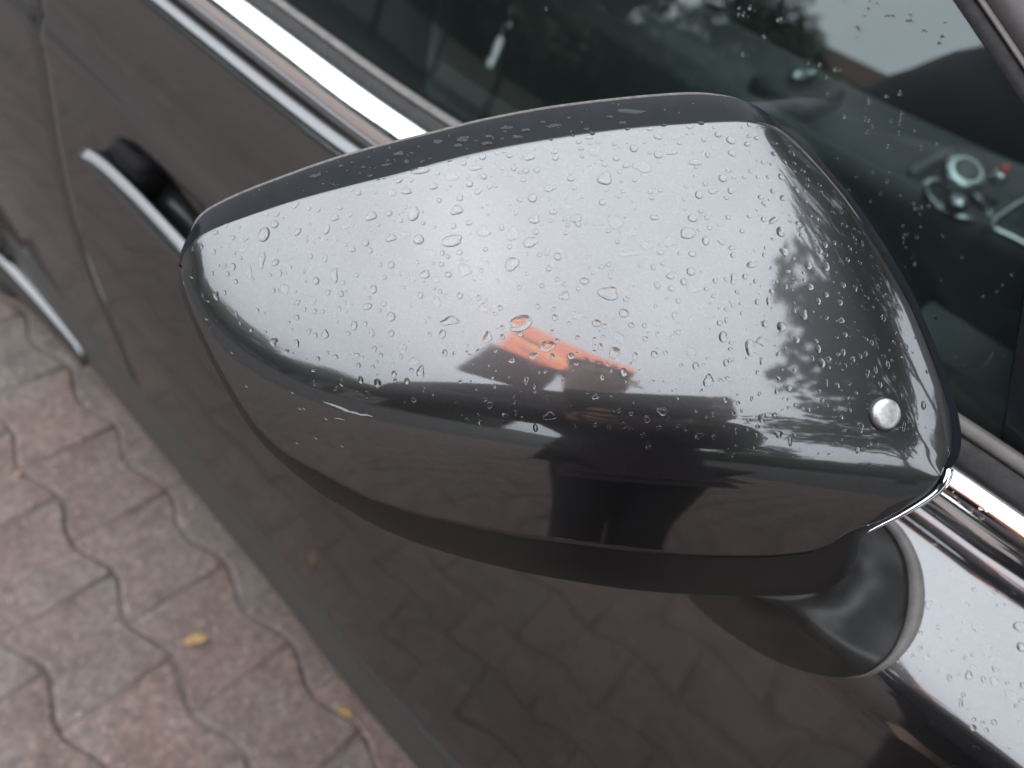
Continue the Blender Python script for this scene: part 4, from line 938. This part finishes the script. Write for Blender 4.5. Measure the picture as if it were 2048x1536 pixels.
for i, (s, x, y, a, b, kind, rt, h) in enumerate(items):
    me = rr.choice(TPL[kind]); m = put_basis(h[0], h[1], a * 1.02, b * 1.02, R(rt) + (0 if kind in 'tb' else rr.uniform(-.1, .1)))
    if i < 300:
        o = bpy.data.objects.new('raindrop', me); COL.objects.link(o); o.matrix_world = m
        tag(o, labels[i], 'raindrop', 'raindrops on the wet car')
    else:
        k = len(stuff_v); stuff_v += [m @ v.co for v in me.vertices]; stuff_f += [tuple(k + q for q in p_.vertices) for p_ in me.polygons]
o = mesh_obj('fine_raindrops', stuff_v, stuff_f, WATER); tag(o, 'fine scattered raindrops too small to tell apart on mirror and window', 'raindrops', kind='stuff')
#@@SURROUND@@
# ------------------------------------------------------------------ street around: trees, house, billboard, photographer (all seen in the reflections)
LEAF = [mat_leaf('dark_green_leaves', (0.045, 0.065, 0.035), (0.085, 0.11, 0.055)), mat_leaf('mid_green_leaves', (0.055, 0.08, 0.04), (0.105, 0.12, 0.065)), mat_leaf('brown_green_leaves', (0.07, 0.06, 0.03), (0.12, 0.095, 0.05))]
BARK = mat_plain('bark', (0.075, 0.06, 0.048), 0.9, grain=0.4, gscale=30, bump=0.8)
def crown_mesh(seed, mat, n=5200):
    rr = np.random.RandomState(seed); cl = rr.normal(size=(70, 3)); cl /= np.linalg.norm(cl, axis=1)[:, None]
    cl *= (rr.uniform(0.25, 1.0, (70, 1)) ** 0.5) * np.array([0.86, 0.86, 0.82]); rad = rr.uniform(0.14, 0.30, 70)
    ix = rr.randint(0, 70, n); d = rr.normal(size=(n, 3)); d /= np.linalg.norm(d, axis=1)[:, None]
    c = cl[ix] + d * (rad[ix] * rr.uniform(0.3, 1.0, n) ** 0.5)[:, None]
    nrm = rr.normal(size=(n, 3)); nrm[:, 2] = np.abs(nrm[:, 2]) + 0.4; nrm /= np.linalg.norm(nrm, axis=1)[:, None]
    t = np.cross(nrm, rr.normal(size=(n, 3))); t /= np.linalg.norm(t, axis=1)[:, None]; b = np.cross(nrm, t)
    s = rr.uniform(0.022, 0.045, n)[:, None]
    v = np.stack([c - t * s * 1.5, c - b * s * 0.8, c + t * s * 1.5 - nrm * s * .3, c + b * s * 0.8], 1).reshape(-1, 3)
    me = bpy.data.meshes.new('crown'); me.from_pydata(v.tolist(), [], [(4 * i, 4 * i + 1, 4 * i + 2, 4 * i + 3) for i in range(n)]); me.materials.append(mat); me.update(); return me
CROWNS = [crown_mesh(11 + i, LEAF[i]) for i in range(3)]
def tree(x, y, h, r, kind, label, cat='tree'):
    root = empty('broadleaf_tree', (x, y, -0.06)); tag(root, label, cat, 'trees around the parking place')
    hb = h - 1.7 * r; hb = max(hb, 0.9)
    tr = tube('trunk', [(0, 0, 0), (0.04, 0.02, hb * .5), (0.0, 0.06, hb), (0.05, 0, hb + r * .9)], [0.17, 0.13, 0.11, 0.04], BARK, root, 10)
    rr = random.Random(int(x * 10) + int(y * 7))
    for k in range(5):
        a = 2 * math.pi * k / 5 + rr.uniform(-.3, .3); e = Vector((math.cos(a) * r * .6, math.sin(a) * r * .6, hb + r * rr.uniform(.4, .9)))
        tube('limb', [(0, 0.04, hb * .85), tuple(e * .5 + Vector((0, 0, hb * .45))), tuple(e)], [0.07, 0.05, 0.02], BARK, root, 7)
    c = bpy.data.objects.new('crown', CROWNS[kind]); COL.objects.link(c); c.parent = root
    c.location = (0, 0, (h + hb) / 2); c.scale = (r, r, (h - hb) / 2 * 1.08); c.rotation_euler = (0, 0, rr.uniform(0, 6))
    return root
def polar(az, d): return (d * math.cos(R(az)), d * math.sin(R(az)))
for az, d, h, r, k, lb in ((19, 4.9, 8.8, 2.9, 0, 'tall dark green tree standing ahead of the car bonnet'), (46, 6.2, 9.6, 2.8, 1, 'tallest mid green tree beyond the far front wheel'), (-3, 6.8, 7.2, 2.7, 1, 'round mid green tree right of the tall tree ahead of the car'),
                           (76, 7.2, 8.6, 3.0, 0, 'dark green tree standing beyond the car on its far side'), (108, 8.5, 8.0, 3.0, 1, 'mid green tree beyond the car by its far rear door'), (-24, 16, 5.0, 2.2, 0, 'dark green tree far ahead across the paving'), (-99, 19, 6.3, 2.3, 0, 'dark green tree beside the gabled house with pale sky above'),
                           (-105, 21, 5.0, 2.4, 1, 'mid green bushy tree second left of the gabled house'), (-110, 19, 6.2, 2.6, 0, 'broad dark green tree third left of the gabled house'),
                           (-117, 17, 5.6, 2.5, 1, 'mid green tree with low crown fourth left of the gabled house'), (-125, 18, 6.2, 2.9, 0, 'largest dark green tree to the rear of the car'), (-134, 16, 4.6, 2.4, 1, 'mid green tree behind the rear wheel side'),
                           (-144, 18, 5.2, 2.6, 0, 'dark green tree farthest to the rear of the car'), (-88.5, 21, 6.4, 2.2, 2, 'brownish autumn tree right of the gabled house'), (-78, 22, 5.6, 2.5, 0, 'dark green tree directly behind the billboard')):
    x, y = polar(az, d); tree(x, y, h, r, k, lb)
# clipped hedge closing the view under the crowns
def hedge(az0, az1, d, h, label):
    rr = np.random.RandomState(int(d * 7)); a_, b_ = Vector((*polar(az0, d), 0)), Vector((*polar(az1, d), 0)); n = 9000; L_ = (b_ - a_).length; e = (b_ - a_) / L_; nrm_ = Vector((-e.y, e.x, 0))
    c = np.array(a_) + rr.uniform(0, L_, (n, 1)) * np.array(e) + rr.uniform(-.5, .5, (n, 1)) * np.array(nrm_); c[:, 2] = rr.uniform(0, 1, n) ** 0.8 * h * (0.9 + 0.12 * np.sin(rr.uniform(0, 6) + c[:, 0] * 2.1))
    t = rr.normal(size=(n, 3)); t /= np.linalg.norm(t, axis=1)[:, None]; b2 = np.cross(t, rr.normal(size=(n, 3))); b2 /= np.linalg.norm(b2, axis=1)[:, None]; s = rr.uniform(0.07, 0.13, n)[:, None]
    v = np.stack([c - t * s, c - b2 * s * .6, c + t * s, c + b2 * s * .6], 1).reshape(-1, 3)
    root = empty('hedge', (0, 0, 0)); tag(root, label, 'hedge')
    mesh_obj('foliage', v.tolist(), [(4 * i, 4 * i + 1, 4 * i + 2, 4 * i + 3) for i in range(n)], LEAF[0], root, sm=False)
    m_ = a_.lerp(b_, .5); bm = bmesh.new(); rbox(bm, (0, 0, h * .44), (L_, 0.5, h * .88), 0.1, 2, Matrix.Rotation(math.atan2(e.y, e.x), 3, 'Z')); bmesh.ops.translate(bm, vec=m_, verts=bm.verts); bm_obj('branch_core', bm, BARK, root)
hedge(-154, -119, 22, 3.2, 'tall dark green hedge behind the rear row of trees')
hedge(-118, -99, 24, 4.2, 'high green hedge left of the gabled house')
hedge(-89, -66, 25.0, 5.6, 'high green hedge right of the gabled house')
hedge(26, 88, 12.0, 4.6, 'high green hedge beyond the car on its far side')
hedge(-40, 30, 14.0, 2.0, 'green hedge far ahead of the car')
# gabled house opposite
WALL = mat_plain('cream_render', (0.42, 0.38, 0.33), 0.9, grain=0.12, gscale=20); ROOFT = mat_plain('brown_roof_tiles', (0.13, 0.075, 0.06), 0.8, grain=0.35, gscale=25, bump=0.5)
DARKW = mat_plain('dark_window_pane', (0.03, 0.035, 0.04), 0.05); WHITEF = mat_plain('white_window_frame', (0.75, 0.75, 0.73), 0.5)
hx, hy = polar(-93.5, 23.0)
house = empty('gabled_house', (hx, hy, -0.06)); house.rotation_euler = (0, 0, R(4)); tag(house, 'cream gabled house with brown tiled roof opposite the car', 'house')
bm = bmesh.new(); rbox(bm, (0, 0, 2.3), (5.2, 4.0, 4.6), 0, 1); bm_obj('wall', bm, WALL, house, sm=False)
mesh_obj('roof', [(-2.9, -2.4, 4.5), (2.9, -2.4, 4.5), (2.9, 0, 6.5), (-2.9, 0, 6.5), (-2.9, 2.4, 4.5), (2.9, 2.4, 4.5), (-2.9, -2.4, 4.35), (2.9, -2.4, 4.35), (2.9, 2.4, 4.35), (-2.9, 2.4, 4.35)],
         [(0, 1, 2, 3), (3, 2, 5, 4), (0, 3, 4), (1, 5, 2), (6, 7, 1, 0), (8, 9, 4, 5), (6, 9, 8, 7), (6, 0, 4, 9), (7, 8, 5, 1)], ROOFT, house, sm=False)
for i, (wx, wz) in enumerate(((-1.7, 3.3), (0, 3.3), (1.7, 3.3), (-1.7, 1.3), (1.7, 1.3))):
    bm = bmesh.new(); rbox(bm, (wx, 2.02, wz), (1.0, 0.1, 1.25), 0.01, 1); f_ = bm_obj('window', bm, WHITEF, house, sm=False)
    bm = bmesh.new(); rbox(bm, (wx - .24, 2.06, wz), (0.40, 0.06, 1.08), 0, 1); bm_obj('pane', bm, DARKW, f_, sm=False)
    bm = bmesh.new(); rbox(bm, (wx + .24, 2.06, wz), (0.40, 0.06, 1.08), 0, 1); bm_obj('pane', bm, DARKW, f_, sm=False)
bm = bmesh.new(); rbox(bm, (0, 2.02, 1.05), (1.0, 0.1, 2.1), 0.01, 1); bm_obj('door', bm, ROOFT, house, sm=False)
# long low garden wall and hedge behind the trees
bx_, by_ = polar(-125, 20)
bm = bmesh.new(); rbox(bm, (0, 0, 0.55), (16, 0.25, 1.1), 0.02, 1); gw = bm_obj('garden_wall', bm, WALL, None, sm=False); gw.location = (bx_, by_, -.06); gw.rotation_euler = (0, 0, R(-35)); tag(gw, 'long low cream garden wall behind the row of trees', 'wall')
# lit orange sign board on two posts
def mat_lit(name, col, e):
    a = Mat(name); a.set(Base_Color=(*col, 1), Roughness=0.5, Emission_Color=(*col, 1), Emission_Strength=e); return a.m
ORANGE = mat_lit('lit_orange_sign', (0.97, 0.30, 0.19), 4.0); MAROON = mat_plain('dull_maroon_board', (0.075, 0.05, 0.052), 0.7, grain=0.2, gscale=20)
YELLOW = mat_lit('lit_yellow_stripe', (0.95, 0.52, 0.26), 4.0); WHITEP = mat_plain('white_stripe', (0.8, 0.78, 0.72), 0.5); PURPLE = mat_plain('purple_stripe', (0.22, 0.08, 0.30), 0.5)
pl, pr = Vector((*polar(-90, 2.30), 0)), Vector((*polar(-56, 2.15), 0))
ux = (pr - pl).normalized(); uy = Vector((-ux.y, ux.x, 0)); Wd = (pr - pl).length
bb = empty('billboard', (*((pl + pr) / 2).xy, -0.06)); bb.rotation_euler = (0, 0, math.atan2(ux.y, ux.x)); tag(bb, 'lit orange sign with yellow and purple stripes over a dull maroon board, behind the photographer', 'billboard')
bm = bmesh.new(); rbox(bm, (0, 0, 3.86), (Wd, 0.07, 0.70), 0.006, 1); bm_obj('orange_panel', bm, ORANGE, bb, sm=False)
bm = bmesh.new(); rbox(bm, (-0.02 - Wd * .27, -0.02, 3.12), (Wd * .56, 0.10, 0.76), 0.01, 1); bm_obj('lower_board', bm, MAROON, bb, sm=False)
for (sx, sz, w_, h_, mt, tl) in ((-0.35, 3.50, 0.60, 0.055, YELLOW, 6), (-0.15, 3.40, 0.5, 0.05, YELLOW, 6), (-0.38, 3.36, 0.16, 0.05, WHITEP, 6), (-.45, 3.56, .30, .05, MAROON, 4), (0.35, 3.54, 0.55, 0.05, YELLOW, 3), (0.62, 3.46, 0.22, 0.10, WHITEP, 3), (0.62, 3.36, 0.34, 0.035, PURPLE, 3), (.2, 3.62, .3, .03, YELLOW, 3)):
    bm = bmesh.new(); rbox(bm, (0, 0, 0), (w_, 0.012, h_), 0, 1, Matrix.Rotation(R(tl), 3, 'Y')); bmesh.ops.translate(bm, vec=(sx, 0.041, (sz - 3.5) * 1.1 + 3.82), verts=bm.verts); bm_obj('printed_stripe', bm, mt, bb, sm=False)
for sx in (0.60,): tube('post', [(sx, -0.12, 0), (sx, -0.12, 4.1)], 0.06, MAROON, bb, 12)
# fallen leaves on the pavers
LEAFM = mat_plain('yellow_dead_leaf', (0.30, 0.19, 0.075), 0.7, grain=0.55, gscale=160)
def fallen_leaf(px, py, ang, L_, label):
    p = at(px, py, 2, 0.003); v, f = [], []; rr = random.Random(int(px)); n = 11; cv = rr.uniform(.5, 1.0)
    for i in range(n):
        t = i / (n - 1); wl = 0.26 * L_ * math.sin(math.pi * min(t * 1.04, 1)) ** 0.7 * (0.72 + 0.38 * abs(math.sin(7.5 * t + px))) + 0.0003; wr = 0.26 * L_ * math.sin(math.pi * min(t * 1.04, 1)) ** 0.7 * (0.66 + 0.42 * abs(math.sin(6.4 * t + py))) + 0.0003
        zc = 0.16 * L_ * (t - .45) ** 2 * 2 + 0.0006; bx = 0.10 * L_ * math.sin(2.2 * t)
        v += [(t * L_ - L_ / 2, bx - wl, zc + cv * wl * .7), (t * L_ - L_ / 2, bx, zc), (t * L_ - L_ / 2, bx + wr, zc + cv * wr * .35)]
    f = grid_faces(n, 3); k = len(v)
    v += [(-L_ / 2, -.0006, .0012), (-L_ / 2, .0006, .0012), (-L_ * .82, .0004 + L_ * .05, .001), (-L_ * .82, -.0004 + L_ * .05, .001)]; f.append((k, k + 1, k + 2, k + 3))
    o = mesh_obj('fallen_leaf', v, f, LEAFM); o.location = p; o.rotation_euler = (0.05, -0.04, ang)
    md = o.modifiers.new('thick', 'SOLIDIFY'); md.thickness = 0.0006
    tag(o, label, 'leaf'); return o
fallen_leaf(392, 1284, 0.9, 0.034, 'yellow dead leaf curled on the pavers left of the sill')
fallen_leaf(690, 1427, 0.2, 0.024, 'small yellow leaf lying at the sill edge near the lower frame')
fallen_leaf(40, 947, 2.2, 0.013, 'pale yellow leaf fleck on a paver at the left frame edge')
# photographer: one grown body, clothes and hair as children
SKIN = mat_plain('skin', (0.50, 0.32, 0.25), 0.5, grain=0.06, gscale=60); JACKET = mat_plain('dark_plum_jacket', (0.058, 0.042, 0.048), 0.85, grain=0.2, gscale=300, bump=0.3)
TROUS = mat_plain('dark_navy_trousers', (0.014, 0.017, 0.026), 0.85, grain=0.25, gscale=300, bump=0.3); HAIR = mat_plain('dark_brown_hair', (0.03, 0.02, 0.015), 0.5, grain=0.4, gscale=500, bump=0.5); SHOE = mat_plain('black_shoe', (0.015, 0.015, 0.016), 0.45)
PB = Vector((0.186, -0.580, 0.0)); pf = Vector((-0.53, 0.848, 0)).normalized(); pr_ = Vector((pf.y, -pf.x, 0))
def W(a, b, z): return PB + pr_ * a + pf * b + Vector((0, 0, z))
def grow(name, joints, bones, mat, root_i, parent=None, sub=2):
    me = bpy.data.meshes.new(name); me.from_pydata([tuple(j[0]) for j in joints], bones, []); o = bpy.data.objects.new(name, me); COL.objects.link(o)
    md = o.modifiers.new('skin', 'SKIN'); md.use_smooth_shade = True
    for i, j in enumerate(joints):
        s_ = me.skin_vertices[0].data[i]; r_ = j[1]; s_.radius = (r_, r_) if not hasattr(r_, '__len__') else r_; s_.use_root = (i == root_i)
    sb = o.modifiers.new('sub', 'SUBSURF'); sb.levels = sub; sb.render_levels = sub
    dg = bpy.context.evaluated_depsgraph_get(); m2 = bpy.data.meshes.new_from_object(o.evaluated_get(dg)); o.modifiers.clear(); o.data = m2
    m2.materials.clear(); m2.materials.append(mat)
    m2.polygons.foreach_set('use_smooth', [True] * len(m2.polygons))
    if parent: o.parent = parent
    return o
PC = CAM - fwd * 0.0085 + right * 0.066 + down * 0.030            # phone centre, lens sits at the camera
handR, handL = PC + right * 0.100 - fwd * 0.022, PC - right * 0.058 - fwd * 0.024 + down * 0.052
J = [(W(.22, 0, .90), (.13, .10)), (W(.16, 0, 1.08), (.14, .10)), (W(.07, .01, 1.26), (.16, .11)), (W(0, .02, 1.38), (.06, .06)), (W(0, .05, 1.49), (.055, .06)), (W(0, .075, 1.565), (.074, .090)), (W(0, .07, 1.635), (.062, .075)),
     (W(.20, .03, 1.29), .055), (W(-.135, .03, 1.31), .055), (W(.27, .14, 1.08), .043), (W(-.25, .14, 1.07), .043), (handR - pf * .055 - Vector((0, 0, .02)), .027), (handL - pf * .055 - Vector((0, 0, .02)), .027), (handR, (.030, .018)), (handL, (.030, .018)),
     (W(.31, 0, .82), .088), (W(.15, 0, .82), .088), (W(.365, .02, .47), .058), (W(.215, .02, .47), .058), (W(.41, -.01, .09), .040), (W(.27, -.01, .09), .040), (W(.42, .13, .035), .036), (W(.26, .13, .035), .036)]
Bn = [(0, 1), (1, 2), (2, 3), (3, 4), (4, 5), (5, 6), (2, 7), (2, 8), (7, 9), (8, 10), (9, 11), (10, 12), (11, 13), (12, 14), (0, 15), (0, 16), (15, 17), (16, 18), (17, 19), (18, 20), (19, 21), (20, 22)]
def hand(j, bn, base_i, hc, sgn):
    axis = right * sgn                                             # towards the end of the phone
    for k, (off, L1) in enumerate(((-0.030, .030), (-0.010, .034), (0.010, .033), (0.028, .026))):
        a0 = hc + down * off + axis * 0.004; a1 = a0 + fwd * L1 - axis * 0.012; a2 = a1 + fwd * 0.012 - axis * 0.022
        n0 = len(j); j += [(a0, .0095), (a1, .0085), (a2, .0072)]; bn += [(base_i, n0), (n0, n0 + 1), (n0 + 1, n0 + 2)]
    n0 = len(j); j += [(hc - axis * 0.020 - down * 0.020 - fwd * 0.004, .011), (hc - axis * 0.048 - down * 0.020 + fwd * 0.003, .0095), (hc - axis * 0.066 - down * 0.012 + fwd * 0.005, .008)]
    bn += [(base_i, n0), (n0, n0 + 1), (n0 + 1, n0 + 2)]
hand(J, Bn, 13, handR, 1); hand(J, Bn, 14, handL, -1)
person = grow('person', J, Bn, SKIN, 0)
tag(person, 'person in dark plum jacket and navy trousers holding up a phone beside the car', 'person')
def sub_j(ids, grow_r, extra=()):
    js = [(J[i][0], tuple(c + grow_r for c in J[i][1]) if hasattr(J[i][1], '__len__') else J[i][1] + grow_r) for i in ids]; bs = [(ids.index(a), ids.index(b)) for a, b in Bn if a in ids and b in ids]; return js, bs
js, bs = sub_j([0, 1, 2, 3, 7, 8, 9, 10, 11, 12], 0.042); js.append((W(.23, 0, .79), (.18, .15))); bs.append((0, len(js) - 1)); grow('jacket', js, bs, JACKET, 0, person)
js, bs = sub_j([0, 15, 16, 17, 18, 19, 20], 0.022); grow('trousers', js, bs, TROUS, 0, person)
for s_ in (1, -1):
    grow('shoe', [(W(.34 + .07 * s_, -.05, .045), .046), (W(.34 + .072 * s_, .05, .045), .048), (W(.34 + .080 * s_, .15, .036), .040), (W(.34 + .085 * s_, .20, .030), .028)], [(0, 1), (1, 2), (2, 3)], SHOE, 0, person)
grow('hair', [(W(0, -.005, 1.535), (.066, .05)), (W(0, .02, 1.62), (.082, .085)), (W(0, .075, 1.66), (.070, .062))], [(0, 1), (1, 2)], HAIR, 1, person, 2)
hc = W(0, .075, 1.565)
for s_ in (1, -1):
    lathe('eye', [(0.002, -0.011), (0.009, -0.006), (0.0115, 0.0), (0.009, 0.006), (0.002, 0.011)], WHITEP, person, 12, origin=hc + pf * .082 + pr_ * .030 * s_ + Vector((0, 0, .004)), axis=pf)
    lathe('pupil', [(0.0045, 0.0), (0.0045, 0.002), (0.001, 0.0025)], HAIR, person, 12, origin=hc + pf * .0925 + pr_ * .030 * s_ + Vector((0, 0, .004)), axis=pf)
    lathe('ear', [(0.004, -0.006), (0.017, -0.004), (0.02, 0.0), (0.014, 0.005), (0.003, 0.004)], SKIN, person, 14, origin=hc + pr_ * .076 * s_ + Vector((0, 0, -.004)), axis=pr_ * s_)
tube('nose', [hc + pf * .082 + Vector((0, 0, .012)), hc + pf * .100 + Vector((0, 0, -.018)), hc + pf * .088 + Vector((0, 0, -.030))], [.006, .012, .008], SKIN, person, 10)
tube('mouth', [hc + pf * .080 + pr_ * -.022 + Vector((0, 0, -.052)), hc + pf * .087 + Vector((0, 0, -.054)), hc + pf * .080 + pr_ * .022 + Vector((0, 0, -.052))], [.003, .006, .003], RED, person, 8)
# phone, its lens at the camera's place
PHB = mat_plain('black_phone_glass', (0.012, 0.012, 0.014), 0.12, coat=0.5)
q3 = Matrix((right, -down, fwd)).transposed(); 
if q3.determinant() < 0: q3 = Matrix((right, -down, -fwd)).transposed()
ph = empty('mobile_phone', PC); tag(ph, 'black mobile phone held level in both hands of the photographer', 'phone')
bm = bmesh.new(); rbox(bm, (0, 0, 0), (0.158, 0.074, 0.0085), 0.003, 3, q3); bm_obj('phone_body', bm, PHB, ph)
bm = bmesh.new(); rbox(bm, -fwd * 0.0046, (0.150, 0.067, 0.0006), 0, 1, q3); bm_obj('phone_screen', bm, DARKW, ph, sm=False)
